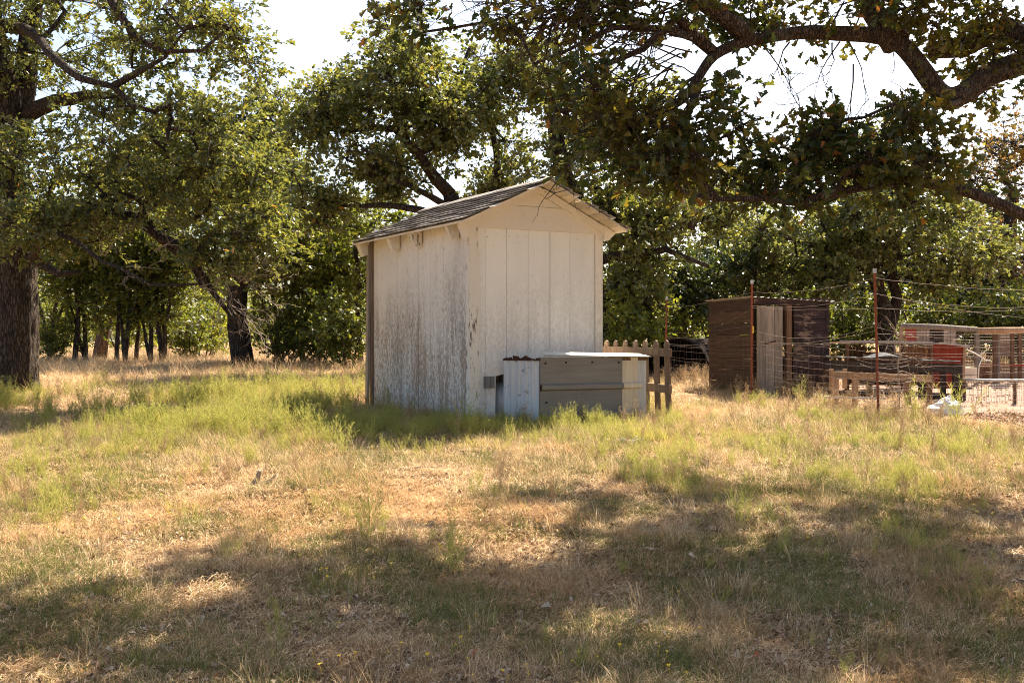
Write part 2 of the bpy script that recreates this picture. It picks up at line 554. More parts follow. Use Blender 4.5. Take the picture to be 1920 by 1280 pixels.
# ------------------------------------------------------------------ ground
def axis(lo, hi, fine_lo, fine_hi, step, growth=1.25):
    a = list(np.arange(fine_lo, fine_hi + 1e-6, step))
    s = step; x = fine_hi
    while x < hi:
        s *= growth; x += s; a.append(min(x, hi))
    s = step; x = fine_lo
    pre = []
    while x > lo:
        s *= growth; x -= s; pre.append(max(x, lo))
    return np.array(pre[::-1] + a)


gx = axis(-700, 700, -9, 9, 0.09)
gy = axis(-60, 1200, 2.5, 20, 0.09)
GX, GY = np.meshgrid(gx, gy)
GZ = gz(GX, GY)
near = (GY > 2.4) & (GY < 20.5) & (np.abs(GX) < 9.1)
GZ = GZ + np.where(near, rng.normal(0, 0.010, GZ.shape), 0)
nx, ny = len(gx), len(gy)
idx = np.arange(nx * ny).reshape(ny, nx)
Fg = np.stack([idx[:-1, :-1], idx[:-1, 1:], idx[1:, 1:], idx[1:, :-1]], -1).reshape(-1, 4)
go = np_mesh('ground', np.stack([GX, GY, GZ], -1).reshape(-1, 3), Fg, M['ground'], smooth=True)
tag(go, 'dry earth ground with worn straw coloured patches', kind='structure')


# ------------------------------------------------------------------ trees
def catmull(pts, step):
    pts = [Vector(p) for p in pts]
    if len(pts) == 2:
        n = max(2, int((pts[1] - pts[0]).length / step) + 1)
        return [pts[0].lerp(pts[1], i / (n - 1)) for i in range(n)]
    ext = [pts[0] * 2 - pts[1]] + pts + [pts[-1] * 2 - pts[-2]]
    out = []
    for i in range(1, len(ext) - 2):
        a, b, c, d = ext[i - 1:i + 3]
        n = max(1, int((c - b).length / step))
        for j in range(n):
            t = j / n
            out.append(0.5 * ((2 * b) + (c - a) * t + (2 * a - 5 * b + 4 * c - d) * t * t + (3 * b - a - 3 * c + d) * t ** 3))
    out.append(pts[-1])
    return out


def leaf_templates():
    T = {}
    # 'lobed': the cross-shaped leaf of a post oak, two halves folded on the midrib
    half = [(0, 0), (0.10, 0.10), (0.12, 0.30), (0.30, 0.42), (0.16, 0.56), (0.42, 0.70), (0.30, 0.90), (0.10, 0.86), (0, 1.0)]
    R_ = [(x, y, abs(x) * 0.45 - 0.55 * (y - .35) ** 2) for x, y in half]
    L_ = [(-x, y, z) for x, y, z in R_]
    T['lobed'] = (np.array(R_ + L_), np.array([list(range(9)), list(range(17, 8, -1))]))
    half = [(0, 0), (0.24, 0.30), (0.16, 0.5), (0.34, 0.72), (0, 1.0)]
    R_ = [(x, y, abs(x) * 0.4 - 0.2 * (y - .4) ** 2) for x, y in half]
    L_ = [(-x, y, z) for x, y, z in R_]
    T['mid'] = (np.array(R_ + L_), np.array([list(range(5)), list(range(9, 4, -1))]))
    T['far'] = (np.array([(0, 0, 0), (0.34, 0.5, 0.08), (0, 1, -0.05), (-0.34, 0.55, 0.08)]), np.array([[0, 1, 2, 3]]))
    return T


LT = leaf_templates()


def place_leaves(pos, outd, size, kind):
    """pos (n,3), outd (n,3) direction the leaf points, size (n,)"""
    tv, tf = LT[kind]
    n = len(pos)
    y = outd / (np.linalg.norm(outd, axis=1, keepdims=True) + 1e-9)
    up = np.array([0, 0, 1.0]) + rng.normal(0, 0.65, (n, 3))
    x = np.cross(y, up); x /= (np.linalg.norm(x, axis=1, keepdims=True) + 1e-9)
    z = np.cross(x, y)
    s = size[:, None, None]
    V = pos[:, None, :] + s * (tv[None, :, 0:1] * x[:, None, :] + tv[None, :, 1:2] * y[:, None, :] + tv[None, :, 2:3] * z[:, None, :])
    F = (tf[None] + (np.arange(n) * len(tv))[:, None, None]).reshape(-1, tf.shape[1])
    return V.reshape(-1, 3), F


class Tree:
    def __init__(s, name, base, step=0.25):
        s.name = name; s.base = Vector(base); s.step = step
        s.pos = []; s.par = []; s.fix = []
        s.limbs = []      # (pts, radii, name)

    def near(s, p):
        A = np.array([tuple(q) for q in s.pos]); d = np.linalg.norm(A - np.array(tuple(p)), axis=1)
        return int(np.argmin(d))

    def limb(s, pts, r0, r1, name='limb', attach=True, wig=0.05, nodes=True):
        pts = [Vector(p) for p in pts]
        par = -1
        if s.pos and attach:
            par = s.near(pts[0])
            pts[0] = s.pos[par].copy()
        path = catmull(pts, s.step)
        n = len(path); rr = []
        for i, p in enumerate(path):
            t = i / (n - 1)
            rr.append(r0 + (r1 - r0) * t ** 0.9)
            if 0 < i < n - 1:
                nv = mnoise.noise_vector(p * 1.3) * wig * 2 + mnoise.noise_vector(p * 4.0) * wig * 0.6
                path[i] = p + nv
        s.limbs.append((path, rr, name))
        if nodes:
            for i, p in enumerate(path):
                if i == 0 and par >= 0:
                    continue
                s.pos.append(p.copy()); s.par.append(par); s.fix.append(rr[i]); par = len(s.pos) - 1
        return s

    def grow(s, pts, bow=0.12, jit=0.06):
        pts = np.asarray(pts, float)
        A = np.array([tuple(q) for q in s.pos])
        d = np.array([np.min(np.linalg.norm(A - p, axis=1)) for p in pts])
        cap = len(A) + len(pts) * 40
        buf = np.zeros((cap, 3)); buf[:len(A)] = A
        m = len(A)
        s.tips = []
        for i in np.argsort(d):
            p = pts[i]
            dd = np.linalg.norm(buf[:m] - p, axis=1)
            # do not hang on nodes that are further out than the point
            k = int(np.argmin(dd)); L = dd[k]
            if L > 1e-3:
                ns = max(2, int(L / 0.28))
                a = buf[k].copy(); par = k
                mid = (a + p) / 2 + np.array([0, 0, bow * L]) + rng.normal(0, 0.10 * L, 3)
                for j in range(1, ns + 1):
                    t = j / ns
                    q = (1 - t) ** 2 * a + 2 * t * (1 - t) * mid + t * t * p + (rng.normal(0, jit * min(1, L), 3) * 0.5 if j < ns else 0)
                    if m >= cap: break
                    buf[m] = q; s.pos.append(Vector(q)); s.par.append(par); s.fix.append(0.0); par = m; m += 1
                s.tips.append(par)
        return s

    def finish(s, label, cat, group, bark_m, leaf_m, leaf_kind, leaf_size, per, spread, tip_r=0.004, expo=0.48,
               twig_r=0.0025, subs=5, k_branch=5, kind=None, crown_name='crown', density=None, trunk_ridge=False, bare=None, drop=0.0):
        n = len(s.pos)
        cnt = np.zeros(n)
        for t in s.tips: cnt[t] += 1
        par = np.array(s.par)
        for i in range(n - 1, -1, -1):
            if par[i] >= 0: cnt[par[i]] += cnt[i]
        rad = np.array([f if f > 0 else tip_r * max(1, c) ** expo for f, c in zip(s.fix, cnt)])
        root = empty(s.name, s.base)
        tag(root, label, cat, group, kind)
        off = s.base
        first = True
        for path, rr, nm in s.limbs:
            mb = MB()
            big = rr[0] > 0.14 and trunk_ridge
            if big:
                fine = catmull(path[::2] + ([path[-1]] if (len(path) - 1) % 2 else []), 0.05)
                nf = len(fine); k = 56
                rf = list(np.interp(np.linspace(0, 1, nf), np.linspace(0, 1, len(rr)), rr))
                sd = RD.random() * 50

                def ridg(a, i, fine=fine, sd=sd):
                    q = Vector((math.cos(a) * 5.0, math.sin(a) * 5.0, i * 0.05 * 1.7 + sd))
                    w = abs(mnoise.noise(q)) * 2
                    q2 = Vector((math.cos(a) * 11.0, math.sin(a) * 11.0, i * 0.05 * 4.5 + sd))
                    return 0.93 + 0.13 * min(1, w * 1.5) + 0.05 * mnoise.noise(q2) + 0.05 * math.sin(3 * a + sd)
                mb.tube([p - off for p in fine], rf, k, ridg=ridg)
            else:
                sd = RD.random() * 50
                mb.tube([p - off for p in path], rr, 10 if rr[0] > 0.05 else 6,
                        ridg=(lambda a, i, sd=sd: 1 + 0.16 * mnoise.noise(Vector((math.cos(a) * 1.5, math.sin(a) * 1.5, i * 0.4 + sd)))))
            mb.build(nm, bark_m, root, smooth=True)
        # grown branches: chains from each node whose parent has it as a first child
        kids = {}
        for i in range(n):
            if par[i] >= 0: kids.setdefault(par[i], []).append(i)
        mb = MB()
        nfix = sum(1 for f in s.fix if f > 0)
        started = set()
        for i in range(nfix, n):
            if i in started: continue
            p = par[i]
            # chain start: p fixed or i is not the thickest child of p
            if s.fix[p] == 0 and max(kids[p], key=lambda q: cnt[q]) == i: continue
            ch = [p, i]; started.add(i)
            while kids.get(ch[-1]):
                nxt = max(kids[ch[-1]], key=lambda q: cnt[q]); ch.append(nxt); started.add(nxt)
            r = [min(rad[q], rad[i] * 1.05) for q in ch]; r[0] = min(rad[p], rad[i] * 1.35)
            mb.tube([s.pos[q] - off for q in ch], r, k_branch if r[0] > tip_r * 2 else 3, cap=False)
        if mb.v:
            tag(mb.build('branches', bark_m, root, smooth=True), kind='stuff')
        # leaves: bunches round each tip
        tips = np.array([tuple(s.pos[t] - off) for t in s.tips])
        if density is not None:
            keep = rng.random(len(tips)) < density; tips = tips[keep]
        if bare is not None:
            tips = tips[~bare(tips + np.array(tuple(off)))]
        nt = len(tips)
        sub = np.repeat(tips, subs, 0) + rng.normal(0, 1, (nt * subs, 3)) * np.array([spread, spread, spread * 0.7])
        org = np.repeat(tips, subs, 0)
        # twigs
        if twig_r > 0:
            a = org - (sub - org) * 0.15; b = sub
            t = b - a; t /= np.linalg.norm(t, axis=1, keepdims=True) + 1e-9
            x = np.cross(t, [0.31, 0.2, 0.93]); x /= np.linalg.norm(x, axis=1, keepdims=True) + 1e-9
            y = np.cross(t, x)
            mid = (a + b) / 2 + rng.normal(0, spread * 0.12, a.shape)
            rows = []
            for c_, r_ in ((a, twig_r * 1.4), (mid, twig_r), (b, twig_r * 0.5)):
                for an in (0, 2.094, 4.189):
                    rows.append(c_ + (x * math.cos(an) + y * math.sin(an)) * r_)
            V = np.stack(rows, 1)
            tf = np.array([(i * 3 + j, i * 3 + (j + 1) % 3, i * 3 + 3 + (j + 1) % 3, i * 3 + 3 + j) for i in range(2) for j in range(3)])
            F = (tf[None] + (np.arange(len(a)) * 9)[:, None, None]).reshape(-1, 4)
            tag(np_mesh('twigs', V.reshape(-1, 3), F, bark_m, root), kind='stuff')
        c = np.repeat(sub, per, 0)
        og = np.repeat(org, per, 0)
        dirv = (c - og) / (spread + 1e-6) * 0.6 + rng.normal(0, 0.75, c.shape) + np.array([0, 0, -0.15])
        pos = c - (c - og) * rng.random((len(c), 1)) * 0.45 + rng.normal(0, leaf_size * 0.35, c.shape)
        size = leaf_size * rng.uniform(0.65, 1.2, len(c))
        V, F = place_leaves(pos, dirv, size, leaf_kind)
        tag(np_mesh(crown_name, V, F, leaf_m, root), kind='stuff')
        return root


def blob(cx, cy, cz, rx, ry, rz, n, shell=0.35, gap=0.0, gsc=0.9):
    out = []
    tries = 0
    while len(out) < n and tries < n * 30:
        tries += 1
        v = Vector((RD.gauss(0, 1), RD.gauss(0, 1), RD.gauss(0, 1))).normalized()
        r = shell + (1 - shell) * RD.random() ** 0.6
        p = (cx + v.x * rx * r, cy + v.y * ry * r, cz + v.z * rz * r)
        if gap and mnoise.noise(Vector(p) * gsc) < gap: continue
        out.append(p)
    return out


def pblob(px, py, Y, rpx, rpy, ry, n, **kw):
    """blob given where it stands behind a point of the photograph, radii in photo pixels at that distance"""
    c = P(px, py, Y)
    return blob(c.x, c.y, c.z, rpx / FPX * Y, ry, rpy / FPX * Y, n, **kw)


def PP(*a):
    return [P(*q) for q in a]


# ---- A: big oak on the left edge
bx, by = P(28, 0, 15).x, 15.0
A = Tree('oak_tree', (bx, by, g1(bx, by) - 0.1), 0.25)
A.limb([(bx, by, g1(bx, by) - 0.15), P(30, 690, 15), P(34, 600, 15), P(36, 520, 15), P(34, 440, 15.0)], 0.40, 0.27, 'trunk', wig=0.02)
A.limbs[0] = (A.limbs[0][0], [0.265 + 0.10 * math.exp(-i * 0.9) - 0.002 * i for i in range(len(A.limbs[0][0]))], 'trunk')
for q in ([(34, 440, 15), (22, 330, 15.1), (40, 190, 15.2), (52, 100, 15.3), (60, -60, 15.4)],
          [(30, 330, 15), (10, 190, 15.0), (-5, 60, 15), (-20, -100, 15)],):
    A.limb(PP(*q), 0.22, 0.10)
A.limb(PP((40, 220, 15.2), (90, 205, 14.8), (160, 175, 14.4), (230, 190, 14)), 0.13, 0.04)
A.limb(PP((0, 70, 15), (60, 60, 13.6), (110, 110, 12.8), (150, 148, 12.4), (210, 158, 12.2), (250, 196, 12), (290, 210, 12)), 0.10, 0.028, wig=0.03)
A.limb(PP((235, 172, 12.1), (270, 130, 12.0), (310, 108, 12), (345, 60, 12)), 0.045, 0.012, wig=0.03)
A.limb(PP((190, -60, 12.6), (215, 20, 12.4), (250, 70, 12.2), (310, 96, 12), (380, 92, 11.9), (420, 60, 11.9)), 0.065, 0.015, wig=0.03, attach=False)
A.limb(PP((34, 430, 15), (90, 400, 14.4), (170, 395, 13.8), (250, 405, 13.4), (300, 440, 13.2), (350, 470, 13.2), (380, 540, 13.2)), 0.17, 0.03)
A.limb(PP((36, 470, 15), (85, 500, 14.6), (110, 515, 14.2), (150, 510, 14)), 0.09, 0.03)
A.limb(PP((45, 470, 14.8), (90, 440, 13), (150, 455, 12.4), (190, 490, 12.2), (230, 505, 12), (285, 530, 12), (370, 532, 12)), 0.06, 0.012, 'dead_branch', wig=0.03, nodes=False)
A.limb(PP((285, 440, 13.2), (330, 455, 13), (370, 490, 12.9), (400, 545, 12.9), (430, 590, 12.9), (470, 625, 12.9)), 0.06, 0.015, 'dead_branch', wig=0.04, nodes=False)
pts = []
for b_ in [(120, 330, 14, 230, 120, 1.9, 120), (300, 300, 13.2, 200, 120, 1.6, 110), (60, 60, 14.5, 240, 140, 1.8, 90),
           (330, 60, 13, 150, 110, 1.3, 55), (430, 360, 13, 110, 120, 1.2, 60), (440, 460, 13, 100, 60, 0.9, 32), (90, 420, 13.2, 150, 55, 1.2, 48),
           (-150, 250, 15.5, 200, 260, 3, 90), (300, -220, 14.5, 380, 200, 2.5, 110), (420, 90, 12.6, 75, 70, 0.8, 16)]:
    pts += pblob(*b_[:6], b_[6], shell=0.2, gap=-0.18, gsc=1.1)
A.grow(pts)
rootA = A.finish('massive dark oak with deeply furrowed trunk at left edge of the yard', 'tree', None, M['bark'], M['leaf_oak'], 'mid', 0.074,
                 11, 0.21, subs=6, trunk_ridge=True, tip_r=0.005, twig_r=0.003)


def twig_spray(mb, a, d, L, depth, r, rnd, droop=-0.1):
    n = 5; p = Vector(a); d = Vector(d).normalized(); path = [p.copy()]
    for i in range(n):
        d = (d + Vector((rnd.gauss(0, .22), rnd.gauss(0, .22), rnd.gauss(0, .22) + droop * 0.3))).normalized()
        p = p + d * L / n; path.append(p.copy())
        if depth > 0 and i >= 1 and rnd.random() < 0.8:
            s_ = Vector((rnd.gauss(0, 1), rnd.gauss(0, 1), rnd.gauss(0, 0.8))).normalized()
            twig_spray(mb, p, (d + s_ * 0.9), L * rnd.uniform(.4, .65), depth - 1, r * 0.6, rnd, droop)
    mb.tube(path, [r * (1 - 0.75 * i / n) for i in range(n + 1)], 4 if r > 0.005 else 3, cap=False)


mb = MB()
rr_ = random.Random(5)
for px, py, L, dx, dz in [(440, 470, 0.7, 1, .3), (420, 520, 0.8, 1, .1), (450, 560, .6, .9, -.5), (400, 500, .7, .4, .7), (470, 600, .6, .8, -.7),
                          (430, 500, .7, .3, -.9), (380, 540, .6, 1, 0), (460, 530, .7, 1, .5), (410, 450, .8, .3, -.6), (300, 470, .6, .7, .4), (240, 500, .6, .8, -.4),
                          (200, 480, .5, .6, .5), (350, 480, .7, .8, -.2), (445, 500, .7, .6, .3), (425, 560, .6, -.3, -.7), (455, 580, .6, .9, -.2)]:
    for q_ in (0, 1):
        twig_spray(mb, P(px - 12 + 8 * q_, py, 12.8) - A.base, (dx * .7, rr_.uniform(-.5, .3), dz + .1 * q_), L * .72, 2, 0.007, rr_)
tag(mb.build('dead_twigs', M['twig'], rootA), 'bleached bare twigs', kind='stuff')

# ---- B: dark leaning oak standing in the middle distance
bx = P(455, 0, 24).x
B = Tree('oak_tree', (bx, 24, g1(bx, 24) - 0.05), 0.35)
B.limb([(bx + 0.05, 24, g1(bx, 24) - 0.1), P(455, 650, 24), P(448, 600, 24), P(446, 540, 24), P(442, 470, 24), P(436, 380, 24)], 0.24, 0.16, 'trunk', wig=0.03)
B.limb(PP((450, 545, 24), (468, 500, 23.7), (480, 470, 23.5), (520, 420, 23)), 0.17, 0.07)
B.limb(PP((440, 480, 24), (400, 440, 24), (350, 400, 24.5), (300, 380, 25)), 0.12, 0.05)
B.limb(PP((436, 380, 24), (470, 300, 24), (500, 220, 24)), 0.18, 0.06)
pts = []
for b_ in [(480, 330, 24, 120, 110, 2.2, 80), (380, 380, 24.5, 130, 90, 2.2, 60), (520, 250, 24.5, 70, 90, 1.8, 40), (500, 470, 23, 60, 60, 1.2, 20), (420, 230, 25, 110, 120, 2.2, 40)]:
    pts += pblob(*b_[:6], b_[6], shell=0.2, gap=-0.15, gsc=0.9)
B.grow(pts)
B.finish('dark trunked oak with forked top standing at the shaded edge of the grass', 'tree', None, M['bark'], M['leaf_back'], 'far', 0.105, 19, 0.36, subs=6, tip_r=0.008, twig_r=0.006, trunk_ridge=True)

# ---- C: oak behind the shed with curving dark limbs
bx = P(860, 0, 21).x
Cc = Tree('oak_tree', (bx, 21, g1(bx, 21) - 0.05), 0.3)
Cc.limb([(bx, 21, g1(bx, 21) - 0.1), P(860, 560, 21), P(856, 430, 21), P(845, 365, 21)], 0.24, 0.15, 'trunk', wig=0.03)
Cc.limb(PP((845, 365, 21), (815, 330, 20.8), (785, 290, 20.6), (765, 265, 20.5), (735, 245, 20.4), (700, 250, 20.2), (650, 243, 20), (600, 240, 20)), 0.13, 0.035, wig=0.10)
Cc.limb(PP((850, 385, 21), (800, 360, 20.6), (740, 335, 20.3), (700, 320, 20.1), (650, 300, 20)), 0.075, 0.025, wig=0.10)
Cc.limb(PP((800, 310, 20.7), (830, 250, 21), (850, 170, 21.2), (880, 90, 21.5)), 0.08, 0.03)
Cc.limb(PP((860, 450, 21), (925, 370, 21.5), (935, 290, 21.6), (905, 220, 21.7), (900, 150, 21.7)), 0.12, 0.04)
Cc.limb(PP((765, 265, 20.5), (720, 180, 20.4), (690, 120, 20.4)), 0.07, 0.02)
Cc.limb(PP((856, 440, 21), (790, 395, 20.5), (720, 380, 20.2), (640, 385, 20)), 0.10, 0.03)
pts = []
for b_ in [(640, 190, 20.3, 85, 65, 1.5, 48), (760, 150, 20.6, 130, 85, 1.8, 95), (880, 190, 21.3, 110, 110, 1.8, 80), (690, 330, 20.2, 110, 60, 1.4, 55),
           (800, 230, 20.8, 110, 60, 1.6, 45), (960, 130, 21.5, 90, 90, 1.6, 48), (600, 260, 20.2, 60, 45, 1.2, 24), (930, 320, 21.8, 90, 60, 1.4, 40), (740, 50, 20.5, 60, 45, 1.1, 10), (620, 380, 20, 80, 50, 1.2, 32)]:
    pts += pblob(*b_[:6], int(b_[6] * .9), shell=0.1, gap=-0.02, gsc=1.1)
Cc.grow(pts)
Cc.finish('spreading oak with curving dark limbs rising behind the shed roof', 'tree', None, M['bark'], M['leaf_back'], 'far', 0.10, 15, 0.30, subs=6, tip_r=0.008, twig_r=0.005)

# ---- D: oak right behind the shed on its right
bx = P(1120, 0, 20).x
D = Tree('oak_tree', (bx, 20, g1(bx, 20) - 0.05), 0.3)
D.limb([(bx, 20, g1(bx, 20) - 0.1), P(1115, 560, 20), P(1100, 440, 20), P(1060, 330, 20), P(1040, 220, 20)], 0.27, 0.14, 'trunk', wig=0.05)
D.limb(PP((1100, 440, 20), (1180, 400, 19.6), (1260, 390, 19.3), (1300, 430, 19.2)), 0.14, 0.04)
D.limb(PP((1110, 500, 20), (1180, 480, 19.6), (1250, 470, 19.4), (1330, 500, 19.2)), 0.10, 0.03)
pts = []
for b_ in [(1220, 420, 19.6, 120, 80, 1.6, 85), (1100, 330, 20.2, 120, 90, 1.6, 70), (1190, 540, 19.8, 75, 75, 1.2, 50), (1060, 180, 20.5, 110, 120, 1.6, 48), (1170, 250, 20, 110, 90, 1.4, 55), (1330, 370, 20.2, 90, 70, 1.5, 45)]:
    pts += pblob(*b_[:6], int(b_[6] * .8), shell=0.12, gap=-0.05, gsc=1.1)
D.grow(pts)
D.finish('leafy oak just behind the right side of the white shed', 'tree', None, M['bark'], M['leaf_back'], 'far', 0.098, 17, 0.31, subs=6, tip_r=0.008, twig_r=0.005)

# ---- F: several-stemmed oak behind the chicken pens
bx = P(1665, 0, 23).x
F_ = Tree('oak_tree', (bx, 23, g1(bx, 23) - 0.05), 0.35)
F_.limb([(bx, 23, g1(bx, 23) - 0.1), P(1658, 610, 23), P(1650, 540, 23), P(1622, 480, 23), P(1600, 420, 23)], 0.19, 0.09, 'trunk')
F_.limb(PP((1664, 640, 23), (1682, 560, 23), (1678, 490, 23), (1690, 420, 23), (1720, 340, 23)), 0.13, 0.06)
F_.limb(PP((1650, 540, 23), (1650, 480, 23.1), (1645, 400, 23.2), (1600, 300, 23.3)), 0.14, 0.06)
F_.limb(PP((1630, 500, 23), (1560, 470, 22.7), (1490, 450, 22.5)), 0.08, 0.03)
pts = []
for b_ in [(1560, 430, 22.6, 140, 90, 2.0, 90), (1720, 430, 22.8, 130, 85, 2.0, 80), (1450, 470, 22.4, 110, 75, 1.5, 55), (1640, 330, 23, 160, 80, 2, 70), (1780, 500, 22.5, 70, 50, 1.2, 28), (1540, 530, 22.3, 80, 40, 1.1, 26), (1830, 440, 23, 90, 80, 1.6, 36)]:
    pts += pblob(*b_[:6], int(b_[6] * .8), shell=0.12, gap=-0.05, gsc=1.1)
F_.grow(pts)
F_.finish('several stemmed oak with yellowing leaves behind the wire pens', 'tree', None, M['bark'], M['leaf_back'], 'far', 0.105, 19, 0.35, subs=6, tip_r=0.008, twig_r=0.006)

# ---- G: small dark tree beside the culvert
bx = P(1278, 0, 22).x
G_ = Tree('oak_tree', (bx, 22, g1(bx, 22) - 0.05), 0.3)
G_.limb([(bx, 22, g1(bx, 22) - 0.1), P(1276, 620, 22), P(1280, 560, 22), P(1285, 500, 22)], 0.16, 0.10, 'trunk')
pts = pblob(1285, 545, 22, 75, 60, 1.1, 60, shell=.1) + pblob(1390, 520, 23, 75, 60, 1.1, 35, shell=.1)
G_.grow(pts)
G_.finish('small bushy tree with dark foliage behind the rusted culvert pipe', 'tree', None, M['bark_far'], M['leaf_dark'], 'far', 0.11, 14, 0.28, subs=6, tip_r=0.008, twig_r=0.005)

# ---- H: browned tree at right edge, and a dark one behind it
bx = P(1893, 0, 27).x
H = Tree('oak_tree', (bx, 27, g1(bx, 27) - 0.05), 0.4)
H.limb([(bx, 27, g1(bx, 27) - 0.1), P(1893, 600, 27), P(1888, 480, 27), P(1900, 360, 27)], 0.30, 0.14, 'trunk')
H.grow(pblob(1880, 320, 27, 80, 90, 2, 55, shell=.1) + pblob(1900, 490, 26.5, 60, 50, 1.5, 30, shell=.1) + pblob(1960, 250, 27, 90, 90, 2, 30, shell=.1))
H.finish('thin crowned tree with browned reddish leaves at the right edge', 'tree', None, M['bark'], M['leaf_brown'], 'far', 0.12, 5, 0.42, subs=7, tip_r=0.009, twig_r=0.007)
bx = P(1790, 0, 34).x
H2 = Tree('oak_tree', (bx, 34, g1(bx, 34) - 0.05), 0.5)
H2.limb([(bx, 34, g1(bx, 34) - 0.1), P(1790, 600, 34), P(1795, 500, 34)], 0.30, 0.2, 'trunk')
H2.grow(pblob(1790, 480, 34, 150, 110, 2.5, 100, shell=.1) + pblob(1900, 560, 33, 120, 60, 2, 50, shell=.1) + pblob(1620, 520, 34, 140, 90, 2, 60, shell=.1))
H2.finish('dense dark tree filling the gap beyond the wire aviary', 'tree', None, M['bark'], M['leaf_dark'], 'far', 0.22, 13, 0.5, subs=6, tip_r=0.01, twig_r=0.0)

# ---- E: near oak outside the frame whose limbs reach over the yard from the right
ex, ey = 8.0, 8.6
E = Tree('oak_tree', (ex, ey, g1(ex, ey) - 0.1), 0.2)
zt = g1(ex, ey)
E.limb([(ex, ey, zt - 0.1), (ex - .05, ey, zt + 1.0), (ex - .15, ey - .05, zt + 2.0)], 0.45, 0.36, 'trunk', wig=0.02)
E.limb([(ex - .15, ey - .05, zt + 2.0), (ex - .4, ey - .1, zt + 3.2), (6.6, 8.6, 4.5), (5.5, 9.2, 6.0)], 0.32, 0.14)
E.limb([(ex - .3, ey, zt + 2.2), P(2150, 20, 8.6), P(1960, 95, 8.4), P(1900, 100, 8.3), P(1850, 140, 8.2), P(1790, 180, 8.1), P(1760, 175, 8.05), P(1715, 130, 8.0), P(1680, 80, 8.0),
        P(1600, 65, 7.9), P(1500, 72, 7.8), P(1400, 78, 7.7), P(1340, 110, 7.6), P(1310, 160, 7.5), P(1230, 220, 7.4), P(1150, 240, 7.3)], 0.20, 0.025, wig=0.03)
E.limbs[-1] = (E.limbs[-1][0], [0.165 - 0.07 * min(1, i / (len(E.limbs[-1][0]) * 0.5)) - (0.078 * max(0, (i / len(E.limbs[-1][0]) - 0.5) / 0.5) ** 0.8) for i in range(len(E.limbs[-1][0]))], 'limb')
E.limb(PP((1960, 95, 8.4), (1880, 60, 8.6), (1800, 90, 8.7), (1740, 95, 8.8)), 0.12, 0.07)
E.limb(PP((1690, 90, 8.0), (1640, 20, 8.1), (1600, -60, 8.2)), 0.11, 0.06)
E.limb(PP((1420, 76, 7.7), (1360, 50, 7.6), (1310, 10, 7.5), (1250, -20, 7.4), (1150, -60, 7.3)), 0.075, 0.03, wig=0.03)
E.limb(PP((1330, 120, 7.6), (1270, 40, 7.5), (1200, 90, 7.3), (1100, 130, 7.2), (1030, 190, 7.1)), 0.04, 0.01, wig=0.03)
E.limb(PP((1340, 108, 7.6), (1250, 60, 7.5), (1150, 50, 7.3), (1060, 90, 7.2), (1000, 120, 7.1)), 0.04, 0.008, wig=0.03)
E.limb(PP((1310, 160, 7.5), (1290, 230, 7.4), (1230, 290, 7.35), (1160, 330, 7.3)), 0.035, 0.010, wig=0.03)
E.limb([(ex - .2, ey, zt + 1.2), P(2200, 560, 8.3), P(2050, 450, 7.9), P(1920, 400, 7.6), P(1850, 372, 7.5), P(1780, 345, 7.4), P(1700, 330, 7.35), P(1620, 350, 7.3), P(1560, 370, 7.25), P(1520, 385, 7.2), P(1440, 372, 7.2), P(1350, 365, 7.1), P(1280, 360, 7.1)], 0.13, 0.014, wig=0.03)
E.limb(PP((1520, 385, 7.2), (1580, 355, 7.2), (1600, 320, 7.15), (1640, 300, 7.1), (1600, 250, 7.1)), 0.035, 0.012, wig=0.02)
E.limb(PP((1350, 365, 7.1), (1310, 330, 7.15), (1260, 300, 7.2), (1200, 290, 7.2)), 0.03, 0.012, wig=0.02)
E.limb(PP((1790, 180, 8.1), (1750, 200, 7.8), (1680, 195, 7.6), (1620, 220, 7.4)), 0.03, 0.01, wig=0.02)
E.limb([(6.6, 8.6, 4.5), (4.5, 8.2, 5.2), (2.5, 8.0, 5.5), (0.5, 8.2, 5.6), (-1.2, 8.4, 5.6)], 0.16, 0.05)
E.limb([(6.6, 8.6, 4.5), (5.0, 6.8, 5.0), (3.0, 6.2, 5.3), (1.5, 6.0, 5.2)], 0.14, 0.04)
E.limb([(4.5, 8.2, 5.2), (3.6, 9.6, 5.8), (2.4, 10.6, 6.1), (1.2, 10.4, 6.2)], 0.08, 0.03)
E.limb([(6.6, 8.6, 4.5), (6.2, 10.0, 5.4), (5.2, 11.2, 6.2), (4.0, 12.2, 6.8)], 0.12, 0.04)
nE = len(E.pos)
pts = []
for b_ in [(1620, 240, 7.3, 100, 45, .5, 30), (1560, 300, 7.2, 100, 60, .5, 34), (1700, 320, 7.3, 110, 50, .5, 26), (1460, 340, 7.2, 90, 55, .5, 26),
           (1330, 330, 7.15, 90, 60, .5, 26), (1195, 280, 7.3, 110, 60, .5, 34), (1090, 190, 7.2, 100, 70, .6, 20), (1290, 230, 7.4, 80, 60, .5, 16), (1420, 230, 7.3, 50, 40, .3, 6),
           (1450, 20, 7.8, 160, 40, .6, 20), (1700, 30, 8, 180, 45, .7, 32), (1850, 60, 8.3, 120, 70, .6, 24), (1200, 20, 7.4, 140, 45, .6, 20), (1020, 20, 7.2, 120, 35, .5, 14), (800, 10, 7.3, 70, 25, .3, 8), (790, 40, 7.3, 35, 25, .2, 3),
           (1700, 200, 7.9, 50, 30, .4, 8), (1880, 150, 8.2, 60, 25, .3, 7), (1700, 390, 7.3, 60, 25, .3, 6), (1840, 330, 7.5, 60, 30, .3, 6), (1380, 130, 7.5, 40, 30, .2, 3)]:
    pts += pblob(*b_[:5], b_[5], int(b_[6] * (.62 if b_[1] > 290 and b_[0] > 1250 else .9)), shell=0.1, gap=-.02, gsc=1.9)
E.grow(pts, bow=0.1)
